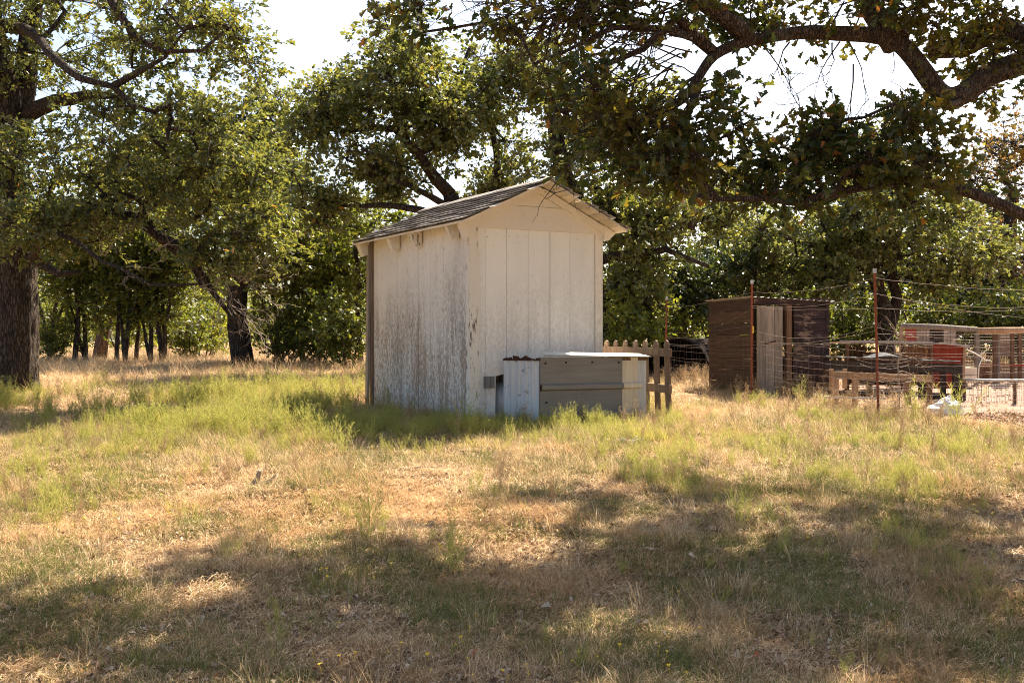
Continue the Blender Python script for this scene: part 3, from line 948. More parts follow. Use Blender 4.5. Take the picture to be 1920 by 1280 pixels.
rootE = E.finish('near oak whose rough bare limbs and lobed leaves reach across from the right', 'tree', None, M['bark_near'], M['leaf_near'], 'lobed', 0.076,
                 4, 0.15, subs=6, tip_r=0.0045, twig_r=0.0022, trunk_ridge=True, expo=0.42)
# upper crown of the same tree, above the frame: it shades the yard
up = []
for cx_, cy_, cz_, rx_, ry_, rz_, n_ in [(0.6, 9.9, 5.9, 1.4, .9, .5, 60), (2.6, 10.4, 6.0, 1.6, 1.4, .6, 90), (4.8, 11.0, 6.3, 1.7, 1.6, .8, 95), (6.8, 10.8, 6.2, 1.9, 1.8, 1.0, 95),
                                         (2.2, 8.6, 5.5, 1.6, .9, .5, 60), (4.4, 8.8, 5.2, 1.5, 1.1, .6, 55), (-1.2, 9.7, 5.7, 1.0, .6, .4, 26), (0.4, 8.3, 5.4, 1.2, .6, .4, 34), (3.6, 12.4, 6.8, 1.4, .8, .5, 40), (6.4, 8.4, 5.0, 1.4, 1.0, .7, 45)]:
    up += blob(cx_, cy_ - .8, cz_, rx_, ry_, rz_, int(n_ * .85), shell=0.1, gap=0.02, gsc=2.1)
for cx_, cy_, cz_, rx_, ry_, rz_, n_ in [(1.0, 5.0, 6.4, 2.0, 1.6, .6, 60), (4.6, 5.2, 6.2, 2.0, 1.6, .7, 70), (7.6, 5.0, 6.2, 2.0, 2.0, .9, 60), (-2.0, 5.4, 6.4, 1.6, 1.2, .5, 40), (3.0, 2.2, 6.4, 2.6, 1.5, .6, 60), (-1.2, 2.4, 6.4, 2.0, 1.3, .5, 40), (6.5, 2.2, 6.0, 2.0, 1.5, .7, 40)]:
    up += blob(cx_, cy_, cz_, rx_, ry_, rz_, n_, shell=0.1)  # added unseen canopy over the camera, blocks sky light to deepen the shade
E2 = Tree('x', E.base, 0.2); E2.pos = [p.copy() for p in E.pos[:nE]]; E2.par = list(E.par[:nE]); E2.fix = list(E.fix[:nE])
E2.grow(up)
r2 = E2.finish('x', 'tree', None, M['bark_near'], M['leaf_near'], 'mid', 0.105, 8, 0.15, subs=5, tip_r=0.005, twig_r=0.003, crown_name='upper_crown_and_sky_blocker')
for ch in list(r2.children):
    if ch.name.startswith('branches'): ch.name = 'upper_and_blocker_branches'
    if ch.name.startswith('twigs'): ch.name = 'upper_and_blocker_twigs'
    ch.parent = rootE
bpy.data.objects.remove(r2)
# fine bare twigs hanging among the near limbs
mb = MB(); rr_ = random.Random(9)
for i in range(120):
    px = rr_.uniform(1010, 1340); py = rr_.uniform(-10, 40 if px < 1160 else 250); Y = rr_.uniform(7.1, 7.6)
    twig_spray(mb, P(px, py, Y) - E.base, (rr_.uniform(-1, -.2), rr_.uniform(-.3, .3), rr_.uniform(-.6, .2)), rr_.uniform(.35, .8), 1, 0.007, rr_)
for px, py, dx, dz in [(1560, 80, .1, -1), (1575, 78, -.4, -1), (1590, 75, .3, -1), (1480, 80, -.8, -.7), (1430, 85, .5, -.8), (1600, 120, .2, -1), (1640, 70, .5, -.9)]:
    twig_spray(mb, P(px, py, 7.8) - E.base, (dx, rr_.uniform(-.2, .2), dz), rr_.uniform(.35, .65), 2, 0.007, rr_)
for i in range(14):
    px = rr_.uniform(1360, 1700); py = rr_.uniform(180, 330)
    twig_spray(mb, P(px, py, 7.3) - E.base, (rr_.gauss(0, 1), rr_.gauss(0, .3), rr_.gauss(0, 1)), rr_.uniform(.3, .6), 1, 0.006, rr_)
tag(mb.build('bare_twigs', M['bark_near'], rootE), kind='stuff')

# ---- thin trees in a row: three sorts, copied
sorts = []
for si in range(3):
    T = Tree('thin_tree', (0, 0, 0), 0.3)
    h = [3.6, 3.2, 4.0][si]
    lean = [(0.1, 0), (-0.25, 0.1), (0.3, 0)][si]
    T.limb([(0, 0, -0.15), (0.04, 0, 0.8), (lean[0] * .5 + .06, 0, 1.7), (lean[0], lean[1], h * .8)], 0.068, 0.035, 'trunk', wig=0.06)
    if si != 0:
        T.limb([(0.02, 0, 0.25), (-0.22, .05, 1.1), (-0.5, .1, 2.2)], 0.055, 0.02, wig=0.05)
    if si == 2:
        T.limb([(0.02, 0, 0.6), (0.4, -.05, 1.5), (0.8, -.1, 2.4)], 0.05, 0.02, wig=0.05)
    T.grow(blob(0, 0, h * .72, 1.25, 1.1, h * .33, 75, shell=.15, gap=-0.35) + blob(0, 0, 1.35, 1.2, .8, .4, 7, shell=.1))
    r = T.finish('', 'tree', None, M['bark_far'], M['leaf_under'], 'far', 0.105, 12, 0.24, subs=5, tip_r=0.006, twig_r=0.004)
    sorts.append(r)
row = [(142, 27, 0, 'thin dark tree left of the row behind the grass, nearest the big oak trunk'),
       (158, 27.2, 1, 'thin forked tree second in the row past the big oak trunk'),
       (218, 26.8, 0, 'thin straight tree just right of the leaning brown trunk'),
       (236, 26.6, 2, 'thin tree between the leaning brown trunk and the crooked one'),
       (256, 27.5, 0, 'slim straight tree just left of the crooked thin tree'),
       (281, 26.6, 1, 'crooked thin tree left of the twin stems'),
       (302, 26.4, 2, 'left one of the twin thin stems between the two big oaks'),
       (311, 26.6, 0, 'right one of the twin thin stems between the two big oaks'),
       (518, 27, 1, 'thin tree first to the right of the dark forked oak'),
       (566, 25, 2, 'thin branching tree second to the right of the dark forked oak'),
       (598, 26, 0, 'slim tree third to the right of the dark forked oak'),
       (627, 25, 1, 'thin dark tree amid the bushes left of the shed'),
       (652, 27, 2, 'thin tree with low branches amid the bushes left of the shed'),
       (676, 24, 0, 'thin dark tree closest to the left wall of the shed'),
       (95, 30, 2, 'thin tree standing well back right beside the big oak trunk'),
       (400, 33, 1, 'thin tree far back just left of the dark forked oak'),
       (1165, 27, 2, 'thin tree far behind the picket fence panel'),
       (1440, 30, 1, 'thin tree far back behind the dark board coop'),
       (1370, 27, 2, 'thin tree behind the left end of the dark board coop'),
       (1530, 29, 0, 'thin tree far back right of the dark board coop')]
used = set()
for px, Y, si, lab in row:
    x = (px - 960) / FPX * Y
    r = sorts[si]
    loc = (x, Y, g1(x, Y)); rz = RD.uniform(-0.6, 0.6) + (PI if RD.random() < 0.4 else 0); s_ = RD.uniform(0.9, 1.15)
    if si in used:
        r = copy_tree(r, loc, rz, s_)
    else:
        used.add(si); r.location = loc; r.rotation_euler = (0, 0, rz); r.scale = (s_,) * 3
    tag(r, lab, 'tree', 'thin trees in the row behind the grass')
# the brown leaning trunk
bx = P(186, 0, 30).x
T = Tree('leaning_tree', (bx, 30, g1(bx, 30) - 0.05), 0.35)
T.limb([(bx - .02, 30, g1(bx, 30) - .1), P(192, 640, 30), P(201, 600, 30), P(215, 520, 30)], 0.21, 0.13, 'trunk')
T.grow(pblob(240, 470, 30, 90, 80, 1.6, 40, shell=.1))
T.finish('leaning pale brown trunked tree among the thin row', 'tree', None, bark('pale_brown_bark', (0.08, 0.05, 0.035), (0.22, 0.14, 0.1), .7), M['leaf_back'], 'far', 0.14, 12, 0.34, subs=5, tip_r=0.008, twig_r=0.005)

# bushes: two sorts, copied
bsorts = []
for si in range(2):
    T = Tree('bush', (0, 0, 0), 0.2)
    for a in range(5):
        an = a * 1.26 + si
        T.limb([(0.03 * math.cos(an), 0.03 * math.sin(an), -0.08), (0.25 * math.cos(an), 0.25 * math.sin(an), .5), (0.5 * math.cos(an), 0.45 * math.sin(an), 1.1)], 0.02, 0.008, 'stem', wig=0.05, attach=False)
    T.grow(blob(0, 0, .85, .95, .8, .75, 60, shell=.1, gap=-.3))
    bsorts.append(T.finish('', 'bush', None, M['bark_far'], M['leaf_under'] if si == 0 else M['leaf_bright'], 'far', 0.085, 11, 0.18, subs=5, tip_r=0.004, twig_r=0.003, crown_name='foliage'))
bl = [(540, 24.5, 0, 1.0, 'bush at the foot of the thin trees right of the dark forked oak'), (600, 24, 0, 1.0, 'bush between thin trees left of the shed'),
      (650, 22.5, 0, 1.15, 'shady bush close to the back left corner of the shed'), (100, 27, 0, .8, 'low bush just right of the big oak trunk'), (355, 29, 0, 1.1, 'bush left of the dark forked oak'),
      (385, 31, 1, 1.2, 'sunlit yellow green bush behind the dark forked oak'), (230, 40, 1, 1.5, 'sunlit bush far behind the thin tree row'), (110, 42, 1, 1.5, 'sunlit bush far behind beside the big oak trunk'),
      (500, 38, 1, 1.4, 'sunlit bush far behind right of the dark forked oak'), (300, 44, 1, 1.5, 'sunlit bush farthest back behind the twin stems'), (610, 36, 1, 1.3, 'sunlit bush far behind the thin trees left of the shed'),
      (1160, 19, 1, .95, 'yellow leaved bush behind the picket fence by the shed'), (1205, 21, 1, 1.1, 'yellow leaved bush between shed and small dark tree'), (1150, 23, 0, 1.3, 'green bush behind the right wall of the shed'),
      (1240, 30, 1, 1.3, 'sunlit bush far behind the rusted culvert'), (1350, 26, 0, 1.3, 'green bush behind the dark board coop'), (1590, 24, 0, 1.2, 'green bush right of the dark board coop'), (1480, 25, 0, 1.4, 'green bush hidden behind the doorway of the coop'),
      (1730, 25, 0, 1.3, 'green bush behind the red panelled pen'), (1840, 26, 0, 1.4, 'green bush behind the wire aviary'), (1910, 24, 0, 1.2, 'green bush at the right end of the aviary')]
used = set()
for px, Y, si, s_, lab in bl:
    x = (px - 960) / FPX * Y
    loc = (x, Y, g1(x, Y)); rz = RD.uniform(0, 6)
    r = bsorts[si]
    if si in used: r = copy_tree(r, loc, rz, s_)
    else:
        used.add(si); r.location = loc; r.rotation_euler = (0, 0, rz); r.scale = (s_,) * 3
    tag(r, lab, 'bush')

# distant woods: one mass
pos = []
for i in range(1500):
    Y = RD.uniform(60, 95); x = RD.uniform(-62, 62)
    top = 3.4 + 1.8 * mnoise.noise(Vector((x * .12, Y * .05, 0))) + (2.2 if Y > 75 else 0)
    pos.append((x, Y, g1(x, Y) + RD.uniform(0.2, top)))
pos = np.repeat(np.array(pos), 26, 0) + rng.normal(0, 0.7, (1500 * 26, 3))
V, Fw = place_leaves(pos, rng.normal(0, 1, pos.shape), rng.uniform(.25, .5, len(pos)), 'far')
tag(np_mesh('distant_woods', V, Fw, M['leaf_under']), 'far line of low woods beyond the sunlit field', 'woods', kind='stuff')

exec_marker = None
# ------------------------------------------------------------------ the white shed
SX, SY = -0.43, 11.0
SZ = CAMZ - 0.8525
TH = math.radians(30)
shed = empty('shed', (SX, SY, SZ), TH)
tag(shed, 'weathered white wooden shed with shingled gable roof standing in the grass', 'shed')
W, DP = 1.636, 2.63
cu, su = math.cos(TH), math.sin(TH)


def fx(px):   # photo column -> along the front wall
    k = (px - 960) / FPX
    return (k * SY - SX) / (cu - su * k)


def ly(px):   # photo column -> along the left wall
    k = (px - 960) / FPX
    return (SX - k * SY) / (su + cu * k)


PITCH = math.tan(math.radians(25))
EZ = 2.07; OVS = 0.20; OVF = 0.25; RL = 3.04


def roofz(x):
    return EZ + (OVS + (x if x < W / 2 else W - x)) * PITCH


def plank(name, m, x0, x1, y0, y1, z0, z1, parent=shed, skew=0.0):
    mb = MB(); j = lambda a: RD.uniform(-a, a)
    mb.box(x0, x1, y0, y1, z0, z1)
    mb.v = [(x + j(.0012), y + j(.0015), z + (j(.008) if z == z0 else 0)) for x, y, z in mb.v]
    return mb.build(name, m, parent)


# front planks
fe = [909.5, 950, 990, 1031, 1068, 1114.8]
for i in range(5):
    a, b = fx(fe[i]), fx(fe[i + 1])
    dpt = RD.uniform(-.003, .003)
    z0 = -0.02
    if i == 0:
        xo = fx(928)
        mb = MB(); mb.prism([(a + .003, -.05), (xo, -.04), (xo + .01, .49), (b - .003, .52), (b - .003, 2.035), (a + .003, 2.035)], dpt, .02 + dpt)
        mb.build('plank', M['paint_front'], shed)
        continue
    if i == 1: z0 = 0.52
    plank('plank', M['paint_front'], a + (.003 if i in (2, 3) else .0012), b - (.003 if i in (1, 2) else .0012), dpt, .02 + dpt, z0, 2.035)
plank('plank', M['paint_front'], fx(896) + .002, fx(909.5) - .002, -.004, .016, -.04, 2.035)
plank('corner_board', M['paint_peel'], -.018, fx(896) - .002, -.022, .0, -.06, 2.10)
plank('corner_board', M['paint_trim'], fx(1114.8) + .002, W + .012, -.014, .012, -.02, 2.10)
# right wall and back wall planks (seen from the side only)
for i in range(8):
    y0 = .03 + i * (DP - .03) / 8
    plank('plank', M['paint_front'], W - .02, W, y0 + .003, y0 + (DP - .03) / 8 - .003, 0, 2.15)
for i in range(5):
    x0 = .03 + i * (W - .06) / 5
    plank('plank', M['paint_front'], x0 + .002, x0 + (W - .06) / 5 - .002, DP - .02, DP, 0, 2.25)
# left planks
le = [877.5, 855.6, 832, 808, 785, 764, 745, 725, 707, 700]
for i in range(9):
    a, b = ly(le[i]), ly(le[i + 1])
    if i == 0: a = .004
    gap = .009 if i in (3, 4) else .0025
    dpt = RD.uniform(-.004, .003)
    mb = MB()
    bot = RD.uniform(-.04, .03)
    # poly in (y,z), extruded along x
    poly = [(a + (gap if i == 4 else .0015), bot), (b - (gap if i == 3 else .0015), bot + RD.uniform(-.03, .03)), (b - (.004 if i == 3 else .0015), 2.12), (a + .0015, 2.12)]
    if i == 4: poly = [(a + .05, bot), (poly[1][0], poly[1][1]), poly[2], poly[3], (a + .006, .16)]
    n = len(poly)
    v = [(dpt, p, z) for p, z in poly] + [(.02 + dpt, p, z) for p, z in poly]
    mb.add(v, [tuple(range(n - 1, -1, -1)), tuple(range(n, 2 * n))] + [(i2, (i2 + 1) % n, (i2 + 1) % n + n, i2 + n) for i2 in range(n)])
    mb.build('plank', M['paint_side'], shed)
plank('corner_board', M['paint_peel'], -.020, .0, -.020, .058, -.05, 2.12)
mb = MB(); mb.bar((-.030, DP + .02, 2.05), (-.06, DP + .01, -.12), .03, .07)
mb.build('corner_post', M['wood_grey'], shed)
plank('corner_board', M['wood_picket'], -.024, -.004, DP - .07, DP + .01, .0, 2.1)
for i in range(5):
    for q_ in (.12, .5, .88):
        xn = fx(fe[i]) * (1 - q_) + fx(fe[i + 1]) * q_
        for zn in (1.96 + RD.uniform(-.03, .03), 1.30 + RD.uniform(-.08, .08), .72 + RD.uniform(-.05, .05)):
            if RD.random() < .5: continue
            mb = MB(); mb.tube([(xn + RD.uniform(-.01, .01), .004, zn), (xn, -.0045, zn)], .0032, 6); mb.build('nail', M['rust_edge'], shed)
# inner dark lining so that the joints read dark
mb = MB(); mb.box(.035, .05, .05, DP - .05, .1, 2.1); mb.box(.30 + .3, W - .05, .035, .05, .1, 2.05)
mb.build('lining', M['dark_inside'], shed)
# header, gable
hz0, hz1 = 2.035, 2.285
mb = MB(); yy0, yy1 = -.024, .0
cx = W / 2
mb.prism([(-.018, hz0), (W + .012, hz0), (W + .012, roofz(W) - .04), (W - (hz1 - roofz(0)) / PITCH - .08, hz1), ((hz1 - roofz(0)) / PITCH + .08, hz1), (-.018, roofz(0) - .04)], yy0, yy1)
mb.build('gable_board', M['paint_trim'], shed)
mb = MB()
x0_ = (hz1 + .003 - roofz(0) + .06) / PITCH
mb.prism([(x0_, hz1 + .004), (W - x0_, hz1 + .004), (cx, roofz(cx) - .05)], yy0 + .008, yy1)
mb.build('gable_board', M['paint_trim'], shed)
for sgn in (0, 1):
    mb = MB()
    pr = [(-.02, roofz(0) - .035 - .02 * PITCH), (cx, roofz(cx) - .035), (cx, roofz(cx) - .035 - .085), (-.02, roofz(0) - .12 - .02 * PITCH)]
    if sgn: pr = [(W - x, z) for x, z in pr][::-1]
    mb.prism(pr, -.045, -.0245)
    mb.build('rake_board', M['paint_trim'], shed)
# roof deck (two slopes) with soffit boards
roof = None
for sgn in (0, 1):
    mb = MB()
    pr = [(-OVS, EZ - .022), (cx, roofz(cx) - .022), (cx, roofz(cx)), (-OVS, EZ)]
    pr = pr if not sgn else [(W - x, z) for x, z in pr][::-1]
    if sgn == 0:
        mb.prism(pr, -OVF + .0, -OVF + RL); roof = mb.build('roof', M['soffit'], shed)
    else:
        # right slope made of separate boards so the soffit joints show
        nb = 8
        for q in range(nb):
            t0, t1 = q / nb, (q + 1) / nb - .012
            xa, xb = cx + (W + OVS - cx) * t0, cx + (W + OVS - cx) * t1
            m2 = MB(); m2.prism([(xa, roofz(xa) - .022), (xb, roofz(xb) - .022), (xb, roofz(xb) - .001), (xa, roofz(xa) - .001)], -OVF + RD.uniform(0, .01), -OVF + RL)
            m2.build('deck_board', M['soffit'], roof)
# sag of the far end of the roof is skipped; shingles
sh = MB()
sh.add([(-.145, 0, .004), (.145, 0, .004), (.145, .17, .0), (-.145, .17, .0), (-.145, 0, .014), (.145, 0, .014), (.145, .17, .004), (-.145, .17, .004)],
       [(0, 3, 2, 1), (4, 5, 6, 7), (0, 1, 5, 4), (1, 2, 6, 5), (2, 3, 7, 6), (3, 0, 4, 7)])
sh0 = sh.build('shingle', M['shingle'], roof)
ang = math.atan(PITCH)
slope = (cx + OVS) / math.cos(ang)
cnt_ = 0
ncr = 9
for side in (0, 1):
    # frame: X along ridge (shed y), Y up the slope, Z normal
    if side == 0:
        ex_, ey_ = Vector((0, -1, 0)), Vector((math.cos(ang), 0, math.sin(ang)))
    else:
        ex_, ey_ = Vector((0, 1, 0)), Vector((-math.cos(ang), 0, math.sin(ang)))
    ez_ = ex_.cross(ey_)
    for c_ in range(ncr):
        s0 = -0.02 + c_ * (slope - .02) / ncr
        offy = (c_ % 2) * .15
        k0 = 0
        while True:
            yc = -OVF + .13 + k0 * .293 - offy + RD.uniform(-.006, .006)
            k0 += 1
            if yc > -OVF + RL + .05: break
            if yc < -OVF - .02: continue
            yc = min(max(yc, -OVF + .125), -OVF + RL - .12)
            e0 = Vector((-OVS, 0, EZ)) if side == 0 else Vector((W + OVS, 0, EZ))
            p = e0 + ey_ * (s0 + RD.uniform(-.006, .006)) + Vector((0, yc, 0)) + ez_ * (.020 + RD.uniform(0, .005))
            rot = Matrix((ex_, ey_, ez_)).transposed().to_4x4()
            mt = Matrix.Translation(p) @ rot @ Matrix.Rotation(RD.uniform(-.02, .02), 4, 'Z') @ Matrix.Rotation(-.11 + RD.uniform(-.02, .02), 4, 'X')
            o = sh0 if cnt_ == 0 else sh0.copy()
            if cnt_: C.objects.link(o)
            o.parent = roof; o.matrix_local = mt; cnt_ += 1
# ridge caps
rc = MB()
for sx in (-1, 1):
    rc.add([(0, 0, .012), (sx * .12, 0, .012 - .12 * PITCH), (sx * .12, .26, .004 - .12 * PITCH), (0, .26, .004), (0, 0, .026), (sx * .12, 0, .026 - .12 * PITCH), (sx * .12, .26, .018 - .12 * PITCH), (0, .26, .018)],
           [(0, 1, 2, 3), (4, 7, 6, 5), (0, 4, 5, 1), (1, 5, 6, 2), (2, 6, 7, 3), (3, 7, 4, 0)])
rc0 = rc.build('ridge_cap', M['shingle'], roof)
for i in range(14):
    o = rc0 if i == 0 else rc0.copy()
    if i: C.objects.link(o)
    o.parent = roof; o.location = (cx, -OVF + i * .2145, roofz(cx) + .012 + RD.uniform(0, .003)); o.rotation_euler = (RD.uniform(.0, .03), RD.uniform(-.03, .03), RD.uniform(-.04, .04))
# rafter tails on the left eave, and the front right one
for yc, w_ in [(-.035, .045), (.24, .06), (1.16, .075), (1.77, .075), (2.70, .10)]:
    mb = MB()
    mb.prism([(-.165, EZ - .022 + .03 * PITCH), (.0 - .022, roofz(0) - .022 - .022 * PITCH - .006), (-.022, roofz(0) - .22), (-.10, EZ - .165), (-.15, EZ - .05)], yc - w_ / 2, yc + w_ / 2)
    mb.build('rafter_tail', M['paint_trim'] if yc != 1.16 else M['paint_peel'], shed)
mb = MB(); mb.prism([(W + .014, roofz(W) - .03), (W + .014, roofz(W) - .20), (W + .07, EZ - .10), (W + .16, EZ - .02)], -.05, .01)
mb.build('rafter_tail', M['paint_trim'], shed)
# junction box on the wall
xb_ = fx(915)
mb = MB(); mb.box(xb_ - .055, xb_ + .055, -.045, -.003, .37, .49)
jb = mb.build('junction_box', M['grey_plastic'], shed)
for q in (0, 1):
    mb = MB(); mb.box(xb_ - .05 + q * .052, xb_ - .05 + q * .052 + .046, -.053, -.0455, .375, .485)
    mb.build('cover', M['grey_plastic'], jb)
# dead twig caught on the gable: a thing of its own
mb = MB()
p0 = P(1015, 352, 11.12)
tw = [(0, 0, 0), (.09, .0, -.03), (.14, .0, -.055), (.22, .0, -.035), (.30, 0, -.02)]
mb.tube([Vector(t) for t in tw], [.006, .006, .006, .005, .003], 5)
mb.tube([Vector((.14, 0, -.055)), Vector((.10, 0, -.09)), Vector((.04, 0, -.12))], [.005, .004, .002], 4)
mb.tube([Vector((.02, 0, -.005)), Vector((-.06, 0.01, .03)), Vector((-.13, 0.01, .05))], [.005, .004, .002], 4)
mb.tube([Vector((.14, 0, -.055)), Vector((.12, 0, .01)), Vector((.16, 0, .05))], [.004, .003, .002], 4)
o = mb.build('twig', M['bark_far']); o.location = p0
tag(o, 'bare forked twig caught under the peak of the shed roof', 'twig')

# pressure tank in the hole of the front wall
tk = empty('pressure_tank', tuple(shed.matrix_basis @ Vector((.50, .22, .03))))
prof = [(0, 0.0), (.16, 0.0), (.20, .05), (.20, .22), (.17, .31), (.09, .37), (0, .39)]
mb = MB(); k = 20
for r_, z_ in prof:
    for j in range(k): mb.v.append((r_ * math.cos(2 * PI * j / k), r_ * math.sin(2 * PI * j / k), z_))
for i in range(len(prof) - 1):
    for j in range(k): mb.f.append((i * k + j, i * k + (j + 1) % k, (i + 1) * k + (j + 1) % k, (i + 1) * k + j))
mb.build('tank', M['tank'], tk, smooth=True)
mb = MB(); mb.tube([(0, 0, .38), (0, 0, .48), (.05, 0, .52)], .02, 8); mb.build('pipe', M['grey_plastic'], tk)
tag(tk, 'pale pressure tank peeking from the dark hole in the shed wall', 'tank')

# ------------------------------------------------------------------ tin clad pump cover in front of the shed
BX, BY = P(1013, 0, 10.8).x, 10.8
PZ = CAMZ - .86
pc = empty('pump_cover', (BX, BY, PZ), math.radians(28))
tag(pc, 'low tin clad box with ribbed grey front leaning against the shed', 'box')
H_ = .70
# front sheet with two ribs, profile in (y,z): y negative = towards camera


def ribbed(x0, x1, ztop, zbot, yoff, name, m, wave=0.0):
    zs = [zbot, .075, .09, .125, .14, .355, .372, .412, .43, ztop]
    ys = [0, 0, -.036, -.036, 0, 0, -.036, -.036, 0, 0]
    if zbot > .07: zs[0] = .07
    mb = MB(); nx_ = 9
    for side in (0, 1):
        for i in range(nx_):
            x = x0 + (x1 - x0) * i / (nx_ - 1)
            for z, y in zip(zs, ys):
                mb.v.append((x + (wave * (-y) * 1.2 if i == nx_ - 1 else 0), y + yoff + side * .002 + .003 * math.sin(x * 7 + z * 3), z))
    nz = len(zs)
    for i in range(nx_ - 1):
        for j in range(nz - 1):
            a = i * nz + j
            mb.f.append((a, a + nz, a + nz + 1, a + 1))
            b = a + nx_ * nz
            mb.f.append((b, b + 1, b + nz + 1, b + nz))
    return mb.build(name, m, pc)


def bxx(px):
    k = (px - 960) / FPX; c_, s_ = math.cos(math.radians(28)), math.sin(math.radians(28))
    return (k * BY - BX) / (c_ - s_ * k)


xe1, xe2, xe3 = bxx(1167), bxx(1196), bxx(1213)
ribbed(0, xe1, H_ - .005, -.03, -.002, 'front_sheet', M['tin_grey'])
ribbed(xe1 + .001, xe2, H_ - .004, .0, .004, 'painted_sunlit_sheet', M['tin_cream_and_sunlit'], 1.0)  # cream colour stands in for sunlight on the right end of the front
mb = MB(); mb.box(xe2 - .03, xe3, .012, .03, .0, H_ - .01); mb.build('end_board', M['tin_pale'], pc)
# screw heads and rust rings on the sheet
for sx_, sz_ in [(.06, .64), (.07, .24), (.62, .645), (.30, .645), (.95, .64)]:
    mb = MB(); mb.tube([(sx_, -.001, sz_), (sx_, -.008, sz_)], .012, 8); mb.build('screw', M['rust_edge'], pc)
# left corrugated panel from B back to A
A_ = P(945, 0, 11.08); va = Vector((A_.x - BX, A_.y - BY, 0)); va.rotate(Matrix.Rotation(-math.radians(28), 3, 'Z'))
La = va.length; da = va / La; na = Vector((da.y, -da.x, 0))
if na.y > 0: na = -na
mb = MB(); nseg = 48
for side in (0, 1):
    for i in range(nseg + 1):
        t = i / nseg
        ph = t * 5.2 * 2 * PI
        d_ = .013 * max(-0.3, math.cos(ph)) + side * -.002
        p = da * (La * t) + na * (d_ + .004)
        jz = .012 * math.sin(ph * .5) + RD.uniform(-.006, .006)
        mb.v.append((p.x, p.y, -.03)); mb.v.append((p.x, p.y, H_ - .03 + (.0 if side else 0) + .02 * math.cos(ph) * .3 + t * .0))
for side in (0, 1):
    o_ = side * (nseg + 1) * 2
    for i in range(nseg):
        a = o_ + i * 2
        mb.f.append((a, a + 2, a + 3, a + 1) if side else (a, a + 1, a + 3, a + 2))
mb.build('side_sheet', M['tin_white'], pc)
# ragged rusted top edge of that sheet
mb = MB()
for i in range(34):
    t = i / 34 + RD.uniform(0, .02)
    p = da * (La * t) + na * .010
    mb.box(p.x - .007, p.x + .007, p.y - .012, p.y + .012, H_ - .036, H_ - .024 + RD.uniform(0, .022) + (.02 if .3 < t < .75 and RD.random() < .4 else 0))
tag(mb.build('rusted_edge', M['rust_edge'], pc), kind='stuff')
# frame posts and lid
for (x_, y_) in ((.03, .03), (xe3 - .03, .06)):
    mb = MB(); mb.box(x_ - .02, x_ + .02, y_, y_ + .04, 0, H_ - .01); mb.build('post', M['wood_brown'], pc)
mb = MB(); mb.box(.0, xe3 + .02, .003, .04, H_ - .04, H_ - .004); mb.build('top_rail', M['wood_brown'], pc)
mb = MB(); nyl = 40; x0l, x1l = .02, xe3 + .03
for side in (0, 1):
    for i in range(nyl + 1):
        y = -.04 + .22 * i / nyl
        z = H_ + .004 + .006 * math.cos(i / nyl * 4 * 2 * PI) + .03 * i / nyl + side * .002
        mb.v.append((x0l + .08 * i / nyl, y, z + .012)); mb.v.append((x1l + .02 * math.sin(i), y, z - .012))
for side in (0, 1):
    o_ = side * (nyl + 1) * 2
    for i in range(nyl):
        a = o_ + i * 2
        mb.f.append((a, a + 1, a + 3, a + 2) if side else (a, a + 2, a + 3, a + 1))
mb.build('lid_sheet', M['tin_lid'], pc)

# ------------------------------------------------------------------ picket fence panel
pa = P(1118, 0, 12.55); pb = P(1252, 0, 11.25)
pf = empty('picket_fence', (pb.x, pb.y, g1(pb.x, pb.y) - 0.02))
tag(pf, 'short weathered wooden picket fence panel beside the tin box', 'fence')
zt_ = CAMZ + .015 - pf.location.z
dirp = Vector((pa.x - pb.x, pa.y - pb.y, 0)); nrm = Vector((dirp.y, -dirp.x, 0)).normalized()
if nrm.y > 0: nrm = -nrm
pk = [1134, 1151, 1169, 1188, 1206, 1226, 1246]
L2 = dirp.length; dn = dirp.normalized()
for i, px in enumerate(pk):
    k_ = (px - 960) / FPX
    t = (k_ * pb.y - pb.x) / (dn.x - k_ * dn.y)
    w_ = .085
    b0 = dn * t
    poly = [(-w_ / 2, 0), (w_ / 2, 0), (w_ / 2, zt_ - .05), (w_ * .3, zt_ - .012), (0, zt_), (-w_ * .3, zt_ - .012), (-w_ / 2, zt_ - .05)]
    mb = MB(); n = len(poly)
    lean = -.05 if i > 3 else 0
    zlow = -.05
    v = []
    for s_ in (-.036, -.016):
        for x_, z_ in poly:
            q = b0 + dn * (x_ + lean * (1 - z_ / zt_)) + nrm * s_
            v.append((q.x, q.y, z_ if z_ > 0 else zlow))
    mb.add(v, [tuple(range(n)), tuple(range(2 * n - 1, n - 1, -1))] + [(i2, i2 + n, (i2 + 1) % n + n, (i2 + 1) % n) for i2 in range(n)])
    mb.build('picket', M['wood_picket'], pf)
mb = MB(); q1, q2 = dn * (L2 * 1.02), dn * (-.06)
mb.bar((q1.x, q1.y, zt_ - .11) , (q2.x, q2.y, zt_ - .135), .026, .085); mb.build('rail', M['wood_picket'], pf)
mb = MB(); q1 = dn * .62
mb.bar((q1.x, q1.y, zt_ - .50), (q2.x, q2.y, zt_ - .52), .026, .085); mb.build('rail', M['wood_picket'], pf)

